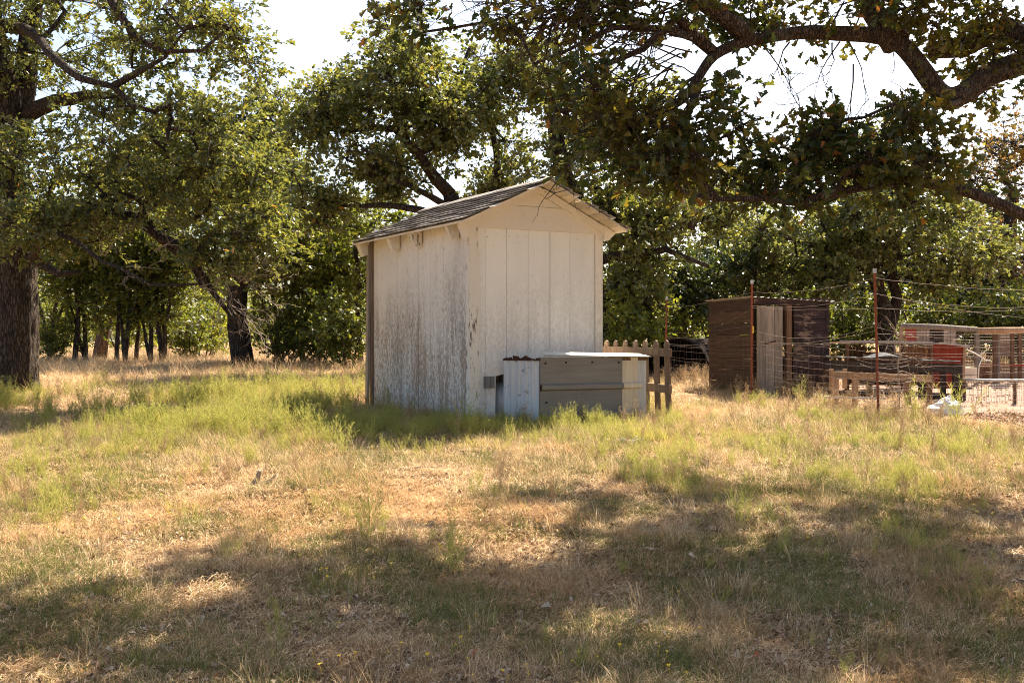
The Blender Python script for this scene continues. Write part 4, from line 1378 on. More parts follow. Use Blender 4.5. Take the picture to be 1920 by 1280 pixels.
# ------------------------------------------------------------------ dark board coop
KX, KY = P(1413, 0, 14.2).x, 14.2
KZ = g1(KX, KY) - .0
KR = math.atan2(.32, 1.4)
coop = empty('coop', (KX, KY, KZ), KR)
tag(coop, 'dark brown board chicken coop with grey plank door behind the wire', 'coop')
KH = CAMZ + .617 - KZ; KW, KD = 1.09, 1.44
nb = 8
for i in range(nb):
    z0 = .02 + i * (KH - .06) / nb; z1 = z0 + (KH - .06) / nb - .006
    mb = MB(); dx = RD.uniform(0, .012)
    mb.box(-.012 - dx, .012 - dx, .0 if i else .01, KD, z0, z1); mb.build('board', M['wood_dark_side'], coop)
nb = 7
for i in range(nb):
    z0 = .03 + i * (KH - .17) / nb; z1 = z0 + (KH - .17) / nb - .006
    mb = MB(); d_ = RD.uniform(0, .012)
    mb.box(.58, KW - .045, -.012 - d_, .012 - d_, z0, z1); mb.build('board', M['wood_dark_front'], coop)
for i in range(5):
    z0 = .03 + i * .15
    mb = MB(); mb.box(.0, KW, KD - .02, KD, z0, z0 + .14); mb.build('board', M['wood_dark_side'], coop)
for i in range(5):
    z0 = .03 + i * .25
    if i in (2,): continue
    mb = MB(); mb.box(KW - .01, KW + .012, .05, KD, z0, z0 + .24); mb.build('board', M['wood_dark_side'], coop)
mb = MB(); mb.box(.0, KW + .02, -.03, -.002, KH - .13, KH - .035); mb.build('header', M['wood_dark_front'], coop)
for x0, x1 in ((.47, .545), (KW - .045, KW + .01)):
    mb = MB(); mb.box(x0, x1, -.02, .04, 0, KH - .13); mb.build('post', M['wood_brown'] if x0 < .6 else M['wood_dark_front'], coop)
mb = MB(); mb.box(-.005, .05, .014, .06, 0, KH - .05); mb.build('post', M['wood_dark_side'], coop)
door = empty('door', (.03, -.035, 0)); door.parent = coop; door.rotation_euler = (0, 0, math.radians(-8))
for i, (a, b, top) in enumerate([(0.0, .115, KH - .14), (.12, .23, KH - .15), (.235, .345, KH - .15)]):
    mb = MB(); mb.box(a, b, -.018, 0, -.02 - .01 * i, top); mb.build('door_board', M['wood_grey'], door)
mb = MB(); mb.bar((.10, -.024, .70), (.25, -.024, .74), .012, .02); mb.build('latch', M['rust_edge'], door)
mb = MB(); nr_ = 46
for side in (0, 1):
    for i in range(nr_ + 1):
        x = -.06 + (KW + .12) * i / nr_
        z = KH - .035 - .06 * (i / nr_) * .95 + .008 * math.cos(i / nr_ * 13 * 2 * PI) + side * .002 + .012
        mb.v.append((x, -.07, z)); mb.v.append((x, KD + .06, z + .0))
for side in (0, 1):
    o_ = side * (nr_ + 1) * 2
    for i in range(nr_):
        a = o_ + i * 2
        mb.f.append((a, a + 2, a + 3, a + 1) if side else (a, a + 1, a + 3, a + 2))
mb.build('roof_sheet', M['tin_roof'], coop)

# ------------------------------------------------------------------ rusted culvert
cp = P(1268, 0, 18.5)
cv = MB(); k = 40; nl = 34
for wall in (0, 1):
    for i in range(nl + 1):
        y = i * 1.6 / nl
        r_ = .60 + .012 * math.cos(i / nl * 17 * 2 * PI) - wall * .012
        for j in range(k):
            a = 2 * PI * j / k
            cv.v.append((r_ * math.cos(a), y, r_ * math.sin(a)))
for wall in (0, 1):
    o_ = wall * (nl + 1) * k
    for i in range(nl):
        for j in range(k):
            a, b = o_ + i * k + j, o_ + i * k + (j + 1) % k
            cv.f.append((a, b, b + k, a + k) if wall == 0 else (a, a + k, b + k, b))
for j in range(k):
    j2 = (j + 1) % k; o_ = (nl + 1) * k
    cv.f.append((j, o_ + j, o_ + j2, j2)); e = nl * k
    cv.f.append((e + j, e + j2, o_ + e + j2, o_ + e + j))
cv.f.append(tuple((nl // 2) * k + j for j in range(k)))
o = cv.build('culvert_pipe', M['culvert'], smooth=True)
o.location = (cp.x, 18.5, g1(cp.x, 18.5) + .10); o.rotation_euler = (0, 0, math.radians(-28))
tag(o, 'black corrugated culvert pipe half hidden by tall grass', 'pipe')

# ------------------------------------------------------------------ wire fence on steel posts
wf = empty('wire_fence', (P(1643, 0, 11.4).x, 11.4, g1(P(1643, 0, 11.4).x, 11.4)))
tag(wf, 'sagging barbed and woven wire fence on rusty red steel posts', 'fence')
FO = wf.location
posts = {}


def tpost(key, px, pxb, Y, zt, lab=None):
    a = P(px, 0, Y); b = P(pxb, 0, Y)
    zb = g1(b.x, Y) - .1
    top = Vector((a.x, Y, zt)) - FO; bot = Vector((b.x, Y, zb)) - FO
    mb = MB()
    mb.bar(bot, top, .026, .008); mb.bar(bot + Vector((0, .016, 0)), top + Vector((0, .016, 0)), .007, .03)
    nst = 22
    for i in range(nst):
        t = (i + 1) / (nst + 1); q = bot.lerp(top, t)
        mb.box(q.x - .006, q.x + .006, q.y - .010, q.y - .004, q.z, q.z + .012)
    o = mb.build('post', M['rust_red'], wf)
    mb = MB(); mb.bar(top - Vector((0, .0, .0)), top + Vector((0, 0, .05)), .036, .02); mb.build('post_tip', M['post_tip'], o)
    posts[key] = (bot, top)


tpost('a', 1640, 1648, 11.4, P(0, 512, 11.4).z)
tpost('b', 1410, 1409, 14.0, P(0, 532, 14.0).z)
tpost('c', 1250, 1247, 17.5, P(0, 562, 17.5).z)
tpost('d', 2010, 2010, 12.7, P(0, 526, 12.7).z)
mb = MB(); q = posts['b'][0].lerp(posts['b'][1], .62); mb.box(q.x + .005, q.x + .022, q.y - .03, q.y - .012, q.z - .04, q.z + .05); mb.build('tie', M['yellow_tag'], wf)


def wire(a, b, sag, r=.0019, parent=wf, name='wire', side=0.0, n=14, m=None, kink=.006):
    a = Vector(a); b = Vector(b); pts = []
    for i in range(n + 1):
        t = i / n; p = a.lerp(b, t); p.z -= sag * 4 * t * (1 - t); p.y -= side * math.sin(PI * t)
        if 0 < i < n: p += Vector((0, RD.uniform(-kink, kink), RD.uniform(-kink, kink)))
        pts.append(p)
    mb = MB(); mb.tube(pts, r, 4)
    return mb.build(name, m or M['wire'], parent)


def at(key, h):   # height above the foot
    b, t = posts[key]; return b.lerp(t, h) + Vector((0, -.02, 0))


for h1, h2, sg in [(.97, .93, .06), (.87, .82, .07), (.78, .80, .02), (.67, .62, .12), (.64, .50, .05)]:
    wire(at('a', h1), at('b', h2), sg)
for h1, h2, sg in [(.93, .9, .03), (.80, .55, .10), (.60, .5, .08), (.66, .62, .03)]:
    wire(at('b', h1), at('c', h2), sg)
for h1, h2, sg in [(.97, .93, .05), (.87, .84, .10), (.87, .70, .05), (.78, .8, .04), (.66, .62, .12), (.62, .66, .05)]:
    wire(at('a', h1), at('d', h2), sg)
# woven wire: horizontal strands as parts, the stays joined
for (k1, k2) in (('a', 'b'), ('b', 'c'), ('a', 'd')):
    for j in range(11):
        h = .10 + j * .045
        wire(at(k1, h), at(k2, h * RD.uniform(.93, 1.07)), RD.uniform(0, .05), .0013, side=RD.uniform(-.03, .08))
    mb = MB(); n_ = 24
    for i in range(1, n_):
        t = i / n_
        p0_ = at(k1, .08).lerp(at(k2, .08), t); p1_ = at(k1, .56).lerp(at(k2, .56), t)
        pm = p0_.lerp(p1_, .5) + Vector((RD.uniform(-.03, .03), RD.uniform(-.04, .04), 0))
        mb.tube([p0_, pm, p1_], .0011, 3)
    tag(mb.build('stays', M['wire'], wf), kind='stuff')
# loose bulging strands left and right of the near post
for j in range(17):
    z = .08 + j * .044
    a_ = at('a', z / 1.6); w1 = RD.uniform(.20, .30); w2 = RD.uniform(.26, .36)
    for sg_, w_ in ((-1, w1), (1, w2)):
        b_ = a_ + Vector((sg_ * w_, RD.uniform(-.1, .1) - .1, RD.uniform(-.01, .05)))
        wire(a_, b_, RD.uniform(.01, .03), .0019, side=.05, n=6)
# dry vine climbing the wire
mb = MB(); rv = random.Random(3)
vb = P(1685, 0, 11.6); vb.z = g1(vb.x, 11.6)
vo = Vector((0, 0, 0))
mb.tube([(0, 0, -.03), (.01, 0, .3), (-.01, 0, .6), (.02, 0, .8), (-.05, 0, 1.0), (-.14, 0, 1.12)], [.009, .008, .007, .006, .005, .003], 5)
for i in range(12):
    twig_spray(mb, Vector((RD.uniform(-.03, .03), 0, RD.uniform(.45, 1.05))), (rv.gauss(0, 1), rv.gauss(0, .3), rv.gauss(.1, .8)), .35, 1, .004, rv)
o = mb.build('dry_vine', M['twig']); o.location = vb
tag(o, 'dead grey vine tangled in the wire right of the near red post', 'vine')


# ------------------------------------------------------------------ pens on the right
def thing_at(name, px, Y, label, cat, group=None, rz=0.0):
    p = P(px, 0, Y); e = empty(name, (p.x, Y, g1(p.x, Y)), rz); tag(e, label, cat, group); return e


def rel(e, px, py, Y, dz=0.0):
    return P(px, py, Y) - e.location + Vector((0, 0, dz))


def pbar(e, name, a, b, w, d, m):
    mb = MB(); mb.bar(rel(e, *a), rel(e, *b), w, d); return mb.build(name, m, e)


def ppost(e, name, px, py, Y, w, m, d=None, foot=None):
    t = rel(e, px, py, Y); g = g1(t.x + e.location.x, Y) - e.location.z - .03
    mb = MB(); z0 = g if foot is None else rel(e, px, foot, Y).z
    d = d or w
    mb.box(t.x - w / 2, t.x + w / 2, t.y - d / 2, t.y + d / 2, z0, t.z); return mb.build(name, m, e)


def ppanel(e, name, px0, py0, px1, py1, Y0, m, th=.02, Y1=None):
    Y1 = Y1 or Y0
    a, b, c_, d_ = rel(e, px0, py1, Y0), rel(e, px1, py1, Y1), rel(e, px1, py0, Y1), rel(e, px0, py0, Y0)
    a.z = rel(e, px0, py1, Y0).z; n_ = Vector((0, th, 0))
    mb = MB(); mb.add([a, b, c_, d_, a + n_, b + n_, c_ + n_, d_ + n_], [(0, 1, 2, 3), (7, 6, 5, 4), (0, 4, 5, 1), (1, 5, 6, 2), (2, 6, 7, 3), (3, 7, 4, 0)])
    return mb.build(name, m, e)


# long dark rack
e = thing_at('feed_rack', 1680, 13.7, 'long dark wooden feed rack with thick top rail and posts', 'rack')
pbar(e, 'top_rail', (1548, 684, 14.1), (1804, 691, 13.4), .04, .12, M['wood_black'])
for px, w_ in ((1560, .06), (1630, .06), (1730, .09), (1768, .06), (1794, .09)):
    Yp = 14.1 - .7 * (px - 1548) / 256
    ppost(e, 'post', px, 684, Yp + .05, w_, M['wood_black'])
pbar(e, 'lower_rail', (1552, 738, 14.1), (1700, 742, 13.8), .03, .09, M['wood_black'])
pbar(e, 'lower_rail', (1745, 744, 13.6), (1804, 745, 13.45), .03, .09, M['wood_black'])
# cloth draped on the rack
cl = MB(); nxc, nyc = 40, 8
for i in range(nxc + 1):
    for j in range(nyc + 1):
        t = i / nxc; u = j / nyc
        px = 1550 + 248 * t; Y = 14.1 - .7 * t
        p = P(px, 673 + 10 * t, Y)
        y = p.y - .08 + .42 * u
        z = p.z + .035 + .03 * math.exp(-((t - .48) / .10) ** 2) * (1 + u * 2.0) + .012 * mnoise.noise(Vector((t * 14, u * 4, 0))) - .05 * max(0, u - .7)
        cl.v.append((p.x, y, z))
for i in range(nxc):
    for j in range(nyc):
        a = i * (nyc + 1) + j; cl.f.append((a, a + 1, a + nyc + 2, a + nyc + 1))
ob = cl.build('shade_cloth', M['cloth'], smooth=True)
mdf = ob.modifiers.new('thickness', 'SOLIDIFY'); mdf.thickness = .006
tag(ob, 'grey crumpled shade cloth laid over the long dark rack', 'cloth')

# light wood frame in front
e = thing_at('sawhorse_frame', 1650, 12.9, 'low tan lumber frame with short legs behind the near red post', 'frame')
pbar(e, 'rail', (1562, 703, 13.0), (1748, 710, 12.7), .04, .085, M['wood_tan'])
for px in (1567, 1603):
    ppost(e, 'leg', px, 708, 12.95, .06, M['wood_tan'])
for px in (1702, 1742):
    ppost(e, 'leg', px, 712, 12.75, .06, M['wood_brown'])
for px, f_ in ((1559, 726), (1584, 722)):
    ppost(e, 'upright', px, 691, 13.25, .045, M['wood_tan'], foot=f_ + 6)
pbar(e, 'foot_rail', (1545, 744, 12.9), (1660, 747, 12.7), .03, .025, M['bone'])

# red lean-to pen
e = thing_at('red_hutch', 1710, 15.2, 'low slatted hutch with faded red end panel and thin pale roof', 'hutch')
mb = MB(); n_ = 60
a, b = rel(e, 1574, 640, 15.4), rel(e, 1752, 642, 15.0)
for side in (0, 1):
    for i in range(n_ + 1):
        t = i / n_; p = a.lerp(b, t); z = p.z + .008 * math.cos(t * 12 * 2 * PI) + side * .004
        mb.v.append((p.x, p.y - .12, z - .01)); mb.v.append((p.x, p.y + .8, z - .02))
for side in (0, 1):
    o_ = side * (n_ + 1) * 2
    for i in range(n_):
        q = o_ + i * 2; mb.f.append((q, q + 2, q + 3, q + 1) if side else (q, q + 1, q + 3, q + 2))
mb.add([mb.v[0], mb.v[2 * n_], mb.v[2 * (n_ + 1) + 2 * n_], mb.v[2 * (n_ + 1)]], [(0, 1, 2, 3)])
mb.build('roof_sheet', M['tin_roof'], e)
pbar(e, 'roof_edge', (1574, 639.5, 15.2), (1750, 642, 14.86), .03, .03, M['tin_roof'])
pbar(e, 'roof_edge', (1750, 643, 14.85), (1809, 648, 14.8), .5, .02, M['tin_roof'])
ppanel(e, 'red_panel', 1751, 646, 1808, 728, 14.9, M['red_panel'], .02, 14.75)
pbar(e, 'corner_trim', (1808, 647, 14.74), (1806, 735, 14.74), .03, .03, M['wood_tan'])
for i in range(9):
    px = 1697 + i * 6.1
    ppanel(e, 'slat', px, 648, px + 5.2, 700, 15.15, M['wood_brown'], .015)
for i in range(8):
    px = 1592 + i * 6.6
    if i > 4: continue
    ppanel(e, 'slat', px, 650, px + 5.8, 690, 15.6, M['wood_dark_side'], .015)
for px in (1588, 1693):
    ppost(e, 'post', px, 645, 15.35, .05, M['wood_brown'])
ppanel(e, 'back_board', 1590, 660, 1750, 722, 16.2, M['wood_dark_side'], .02)

# wire aviary
e = thing_at('aviary', 1800, 17.0, 'tall wire mesh aviary with wooden posts and grey top pole', 'aviary')
mb = MB(); mb.tube([rel(e, 1690, 611, 17.2), rel(e, 1760, 613, 17.1), rel(e, 1832, 618, 17)], .045, 8); mb.build('top_pole', M['wood_grey'], e, smooth=True)
mb = MB(); mb.tube([rel(e, 1832, 620, 17), rel(e, 1880, 619, 16.9), rel(e, 1925, 619, 16.8)], .05, 8); mb.build('top_pole', M['wood_tan'], e, smooth=True)
for px, top, w_, m_ in ((1690, 612, .05, 'wood_tan'), (1832, 616, .06, 'wood_grey'), (1865, 622, .05, 'wood_brown'), (1872, 622, .04, 'wood_grey'), (1898, 624, .045, 'wood_brown'), (1912, 622, .045, 'wood_brown'), (1980, 622, .05, 'wood_brown')):
    ppost(e, 'post', px, top, 17, w_, M[m_])
ppanel(e, 'red_panel', 1697, 617, 1718, 641, 17.6, M['red_panel'])
ppanel(e, 'grey_panel', 1719, 618, 1743, 645, 17.6, M['wood_grey'])
ppanel(e, 'dark_window', 1744, 618, 1769, 645, 17.62, M['dark_inside'])
ppanel(e, 'grey_panel', 1770, 618, 1793, 645, 17.6, M['wood_grey'])
ppanel(e, 'screen_door', 1873, 624, 1898, 668, 17.1, M['wood_grey'], .01)
pbar(e, 'cross_rail', (1834, 683, 17.05), (1925, 685, 16.95), .03, .03, M['red_panel'])
for i in range(4):
    ppanel(e, 'lower_board', 1834 + i * 22.5, 687, 1834 + i * 22.5 + 21.5, 716, 17.15, M['wood_grey'] if i != 0 else M['wood_brown'])
mb = MB()
for i in range(46):
    px = 1697 + i * 5.0
    mb.tube([rel(e, px, 620, 16.98), rel(e, px, 700, 16.98)], .0022, 3)
for j in range(16):
    py = 622 + j * 5.0
    mb.tube([rel(e, 1697, py, 16.98), rel(e, 1925, py, 16.98)], .0022, 3)
tag(mb.build('wire_mesh', M['wire'], e), kind='stuff')
e = thing_at('nest_box', 1820, 16.2, 'cream painted nest box at the foot of the aviary', 'box')
ppanel(e, 'front', 1808, 689, 1832, 702, 16.2, M['tin_cream_and_sunlit'], .3)
ppanel(e, 'front', 1808, 703, 1832, 718, 16.17, M['tin_cream_and_sunlit'], .33)
ppost(e, 'leg', 1811, 717, 16.4, .04, M['wood_grey']); ppost(e, 'leg', 1829, 717, 16.4, .04, M['wood_grey'])
o = thing_at('branch', 1838, 16.5, 'pale forked dead branch leaning in the aviary', 'branch')
mb = MB(); mb.tube([rel(o, 1812, 655, 16.5), rel(o, 1828, 662, 16.5), rel(o, 1848, 675, 16.5), rel(o, 1858, 675, 16.5)], [.012, .012, .009, .005], 5)
mb.tube([rel(o, 1835, 667, 16.5), rel(o, 1845, 660, 16.5), rel(o, 1852, 655, 16.5)], [.01, .008, .004], 5)
mb.tube([rel(o, 1842, 671, 16.5), rel(o, 1836, 685, 16.4), rel(o, 1832, 740, 16.4)], [.01, .008, .006], 5)
mb.build('wood', M['bone'], o)

# low mesh fence in front of the yard
e = thing_at('mesh_fence', 1860, 13.4, 'low square mesh fence with a grey top tube in front of bare yard', 'fence')
mb = MB(); mb.tube([rel(e, 1806, 711, 13.45), rel(e, 1860, 713, 13.4), rel(e, 1990, 713, 13.3)], .018, 6); mb.build('top_tube', M['tin_roof'], e, smooth=True)
mb = MB()
for i in range(38):
    px = 1806 + i * 4.9; t = rel(e, px, 713, 13.4); gzz = g1(t.x + e.location.x, 13.4) - e.location.z
    mb.tube([t, Vector((t.x + RD.uniform(-.02, .02), t.y, (t.z + gzz) / 2)), Vector((t.x, t.y, gzz - .02))], .0022, 3)
tag(mb.build('mesh', M['wire'], e), kind='stuff')
for j in range(9):
    py = 717 + j * 4.4
    mb = MB(); mb.tube([rel(e, 1806, py, 13.4), rel(e, 1900, py + RD.uniform(-1, 1), 13.38), rel(e, 1990, py, 13.35)], .0022, 3); mb.build('wire', M['wire'], e)
for px in (1808, 1903, 1988):
    ppost(e, 'post', px, 711, 13.42, .03, M['wood_brown'])

# white sack
x, y = hit(1772, 792)
mb = MB(); ns, nr = 24, 14
for i in range(nr + 1):
    ph = PI * i / nr
    for j in range(ns):
        a = 2 * PI * j / ns
        v = Vector((math.cos(a) * math.sin(ph), math.sin(a) * math.sin(ph), math.cos(ph)))
        d_ = 1 + .30 * mnoise.noise(v * 2.2 + Vector((4, 1, 0))) + .18 * abs(mnoise.noise(v * 5))
        mb.v.append((v.x * .17 * d_, v.y * .13 * d_, max(-.02, .075 + v.z * .11 * d_ * (1.3 if v.x > -.2 else .9))))
for i in range(nr):
    for j in range(ns):
        mb.f.append((i * ns + j, i * ns + (j + 1) % ns, (i + 1) * ns + (j + 1) % ns, (i + 1) * ns + j))
o = mb.build('sack', M['white_sack']); y = 11.9; x = P(1772, 0, y).x; o.location = (x, y, g1(x, y)); tag(o, 'crumpled white sack lying in weeds below the low mesh fence', 'sack')
for (px, py, L, an, lab) in [(240, 770, .22, .2, 'small bleached piece of wood in the dry grass right of the big oak'), (1178, 836, .30, -.5, 'bleached curved stick in the grass before the tin box')]:
    x, y = hit(px, py); mb = MB()
    mb.tube([(-L / 2, 0, .03), (-L * .2, .02, .05), (L * .1, 0, .035), (L / 2, -.02, .07)], [.012, .018, .014, .006], 6)
    mb.tube([(L * .1, 0, .035), (L * .25, .04, .09)], [.01, .005], 5)
    o = mb.build('driftwood', M['bone'], smooth=True); o.location = (x, y, g1(x, y)); o.rotation_euler = (0, 0, an); tag(o, lab, 'wood')
x, y = hit(487, 915); mb = MB(); mb.tube([(-.05, 0, .0), (-.02, .02, .07), (.0, .0, .13)], [.03, .022, .012], 7); mb.tube([(.0, 0, .02), (.07, .02, .05), (.12, .0, .10)], [.02, .016, .006], 6)
o = mb.build('stump', M['wood_grey']); o.location = (x, y, g1(x, y)); tag(o, 'small splintered grey stump in the dry grass before the shed', 'stump')
for px, py, L, an, lab in [(790, 884, .35, .15, 'thin fallen twig on straw below the shed'), (1380, 1085, .5, .1, 'fallen twig on the leaf litter at lower right'), (1345, 1095, .25, 1.2, 'short crooked twig beside the longer fallen twig')]:
    x, y = hit(px, py); mb = MB(); mb.tube([(-L / 2, 0, .02), (0, .02, .035), (L / 2, -.01, .025)], [.005, .006, .003], 5)
    o = mb.build('fallen_twig', M['twig']); o.location = (x, y, g1(x, y)); o.rotation_euler = (0, 0, an); tag(o, lab, 'twig')
# overhead cable
a = P(1640, 268, 24); b = P(2100, 168, 20); mb = MB()
mb.tube([a.lerp(b, i / 10) - Vector((0, 0, .25 * 4 * (i / 10) * (1 - i / 10))) for i in range(11)], .008, 4)
tag(mb.build('overhead_cable', M['dark_inside']), 'thin dark cable crossing the pale sky at upper right', 'cable')

# ------------------------------------------------------------------ ground cover
def blade_mesh(name, mat, n, h0, h1, w, spread, lean, segs=3, flat=False, seed=1):
    r = np.random.default_rng(seed)
    an = r.uniform(0, 2 * PI, n); rad = spread * np.sqrt(r.random(n))
    bx_, by_ = rad * np.cos(an), rad * np.sin(an)
    h = r.uniform(h0, h1, n); la = an + r.normal(0, .8, n) if not flat else r.uniform(0, 2 * PI, n)
    ln = lean * r.uniform(.2, 1.3, n)
    V = []; 
    for s in range(segs + 1):
        t = s / segs
        if flat:
            dx = h * t; z = .004 + .012 * r.random(n) + .018 * np.sin(t * PI) * r.random(n)
            cx_, cy_ = bx_ + np.cos(la) * dx, by_ + np.sin(la) * dx
        else:
            z = h * (t - .25 * ln * t * t); dx = h * ln * t ** 1.8
            cx_, cy_ = bx_ + np.cos(la) * dx, by_ + np.sin(la) * dx
        ww = w * (1 - t * .85) / 2
        px_, py_ = -np.sin(la + .6), np.cos(la + .6)
        V.append(np.stack([cx_ - px_ * ww, cy_ - py_ * ww, z], -1)); V.append(np.stack([cx_ + px_ * ww, cy_ + py_ * ww, z], -1))
    V = np.stack(V, 1)
    tf = np.array([(2 * s, 2 * s + 1, 2 * s + 3, 2 * s + 2) for s in range(segs)])
    F = (tf[None] + (np.arange(n) * (2 * segs + 2))[:, None, None]).reshape(-1, 4)
    return np_mesh(name, V.reshape(-1, 3), F, mat, link=False)


def weed_mesh(name, mat, seed, h=.38, nst=9, w=.003, sub=9, spread=.35, tiny=.045):
    """a feathery plant: thin stems that branch, with short threadlike leaves"""
    r = random.Random(seed); V = []; F = []

    def rib(p, q, w0, w1):
        d = (q - p); s_ = d.cross(Vector((r.gauss(0, 1), r.gauss(0, 1), .3)))
        if s_.length < 1e-6: return
        s_.normalize(); o = len(V)
        V.extend([p - s_ * w0 / 2, p + s_ * w0 / 2, q + s_ * w1 / 2, q - s_ * w1 / 2]); F.append((o, o + 1, o + 2, o + 3))

    for i in range(nst):
        a = r.uniform(0, 2 * PI); d = Vector((math.cos(a) * spread * r.uniform(.2, 1.1), math.sin(a) * spread * r.uniform(.2, 1.1), 1)).normalized()
        p = Vector((r.gauss(0, .015), r.gauss(0, .015), -.01)); hh = h * r.uniform(.6, 1.15); ns_ = 7
        for s in range(ns_):
            d = (d + Vector((r.gauss(0, .10), r.gauss(0, .10), .04))).normalized()
            q = p + d * hh / ns_; rib(p, q, w, w * .85)
            if s >= 1:
                for b_ in range(2 if s < 4 else 3):
                    sd = Vector((r.gauss(0, 1), r.gauss(0, 1), .6)).normalized()
                    bd = (d + sd * .8).normalized(); L = hh * r.uniform(.10, .26) * (1.2 - s / ns_ * .5)
                    p1 = q + bd * L * .5; p2 = p1 + (bd + Vector((0, 0, .3))).normalized() * L * .5
                    rib(q, p1, w * .7, w * .6); rib(p1, p2, w * .6, w * .35)
                    for c_ in range(sub // 3):
                        o_ = p1.lerp(p2, r.random()); td = (bd + Vector((r.gauss(0, .8), r.gauss(0, .8), .3))).normalized()
                        rib(o_, o_ + td * tiny * r.uniform(.5, 1), w * .8, w * .4)
            p = q
    V = np.array([tuple(v) for v in V]); F = np.array(F)
    return np_mesh(name, V, F, mat, link=False)


def litter_mesh(name, n, spread, seed, size=.075):
    global rng
    keep = rng; rng = np.random.default_rng(seed)
    a = rng.uniform(0, 2 * PI, n); r_ = spread * np.sqrt(rng.random(n))
    pos = np.stack([r_ * np.cos(a), r_ * np.sin(a), rng.uniform(.008, .035, n)], -1)
    d = np.stack([rng.normal(0, 1, n), rng.normal(0, 1, n), rng.normal(0, .25, n)], -1)
    V, F = place_leaves(pos, d, size * rng.uniform(.6, 1.2, n), 'lobed')
    V[:, 2] = np.maximum(V[:, 2], .003)
    rng = keep
    return np_mesh(name, V, F, M['litter'], link=False)


def make_coll(name, objs):
    c = bpy.data.collections.new(name)
    for o in objs: c.objects.link(o)
    return c


def scatter(name, coll, n_variants, pts, scl, label, cat, tilt=.12, zoff=0.0, idx=None):
    pts = np.asarray(pts); n = len(pts)
    z = gz(pts[:, 0], pts[:, 1]) + zoff
    me = bpy.data.meshes.new(name)
    me.vertices.add(n)
    me.vertices.foreach_set('co', np.stack([pts[:, 0], pts[:, 1], z], -1).astype(np.float32).ravel())
    a = me.attributes.new('turn', 'FLOAT_VECTOR', 'POINT')
    rot = np.stack([rng.normal(0, tilt, n), rng.normal(0, tilt, n), rng.uniform(0, 2 * PI, n)], -1)
    a.data.foreach_set('vector', rot.astype(np.float32).ravel())
    a = me.attributes.new('size', 'FLOAT', 'POINT'); a.data.foreach_set('value', np.asarray(scl, np.float32))
    a = me.attributes.new('pick', 'INT', 'POINT'); a.data.foreach_set('value', (rng.integers(0, n_variants, n) if idx is None else idx).astype(np.int32))
    ng = bpy.data.node_groups.new(name + '_nodes', 'GeometryNodeTree')
    ng.interface.new_socket('Geometry', in_out='INPUT', socket_type='NodeSocketGeometry')
    ng.interface.new_socket('Geometry', in_out='OUTPUT', socket_type='NodeSocketGeometry')
    N = ng.nodes; L = ng.links
    gi = N.new('NodeGroupInput'); go_ = N.new('NodeGroupOutput')
    ip = N.new('GeometryNodeInstanceOnPoints')
    ci = N.new('GeometryNodeCollectionInfo'); ci.inputs['Collection'].default_value = coll
    ci.inputs['Separate Children'].default_value = True; ci.inputs['Reset Children'].default_value = True
    ip.inputs['Pick Instance'].default_value = True

    def na(dt, nm):
        q = N.new('GeometryNodeInputNamedAttribute'); q.data_type = dt; q.inputs['Name'].default_value = nm
        return [o for o in q.outputs if o.enabled and o.name == 'Attribute'][0]
    L.new(gi.outputs[0], ip.inputs['Points']); L.new(ci.outputs[0], ip.inputs['Instance'])
    L.new(na('INT', 'pick'), ip.inputs['Instance Index']); L.new(na('FLOAT_VECTOR', 'turn'), ip.inputs['Rotation']); L.new(na('FLOAT', 'size'), ip.inputs['Scale'])
    L.new(ip.outputs[0], go_.inputs[0])
    o = bpy.data.objects.new(name, me); C.objects.link(o)
    md = o.modifiers.new('scatter', 'NODES'); md.node_group = ng
    tag(o, label, cat, kind='stuff')
    return o


shed_inv = Matrix.Translation(shed.location) @ Matrix.Rotation(TH, 4, 'Z')
shed_inv = np.array(shed_inv.inverted())


def free(p):
    """points not under the shed, the tin box, and not in the bare yard"""
    q = p @ shed_inv[:2, :2].T + shed_inv[:2, 3]
    inshed = (q[:, 0] > -.03) & (q[:, 0] < W + .03) & (q[:, 1] > -.03) & (q[:, 1] < DP + .03)
    inbox = (q[:, 0] > .42) & (q[:, 0] < 1.9) & (q[:, 1] > -.62) & (q[:, 1] < 0)
    return ~(inshed | inbox)


def yard(p):
    return (p[:, 0] > 4.7 + .4 * np.sin(p[:, 1] * 2)) & (p[:, 1] > 10.3) & (p[:, 1] < 20)


def fan(n, y0, y1, pw=1.0, wide=.56):
    """random ground points in the widening strip that the camera looks over"""
    u = rng.random(n * 2)
    y = (y0 ** 2 + u * (y1 ** 2 - y0 ** 2)) ** .5
    x = (rng.random(n * 2) * 2 - 1) * (wide * y + .5)
    keep = rng.random(n * 2) < (y0 / y) ** pw
    p = np.stack([x, y], -1)[keep]
    return p


def nz2(p, s, o=0.0):
    return np.array([mnoise.noise(Vector((a * s + o, b * s - o, o))) for a, b in p])


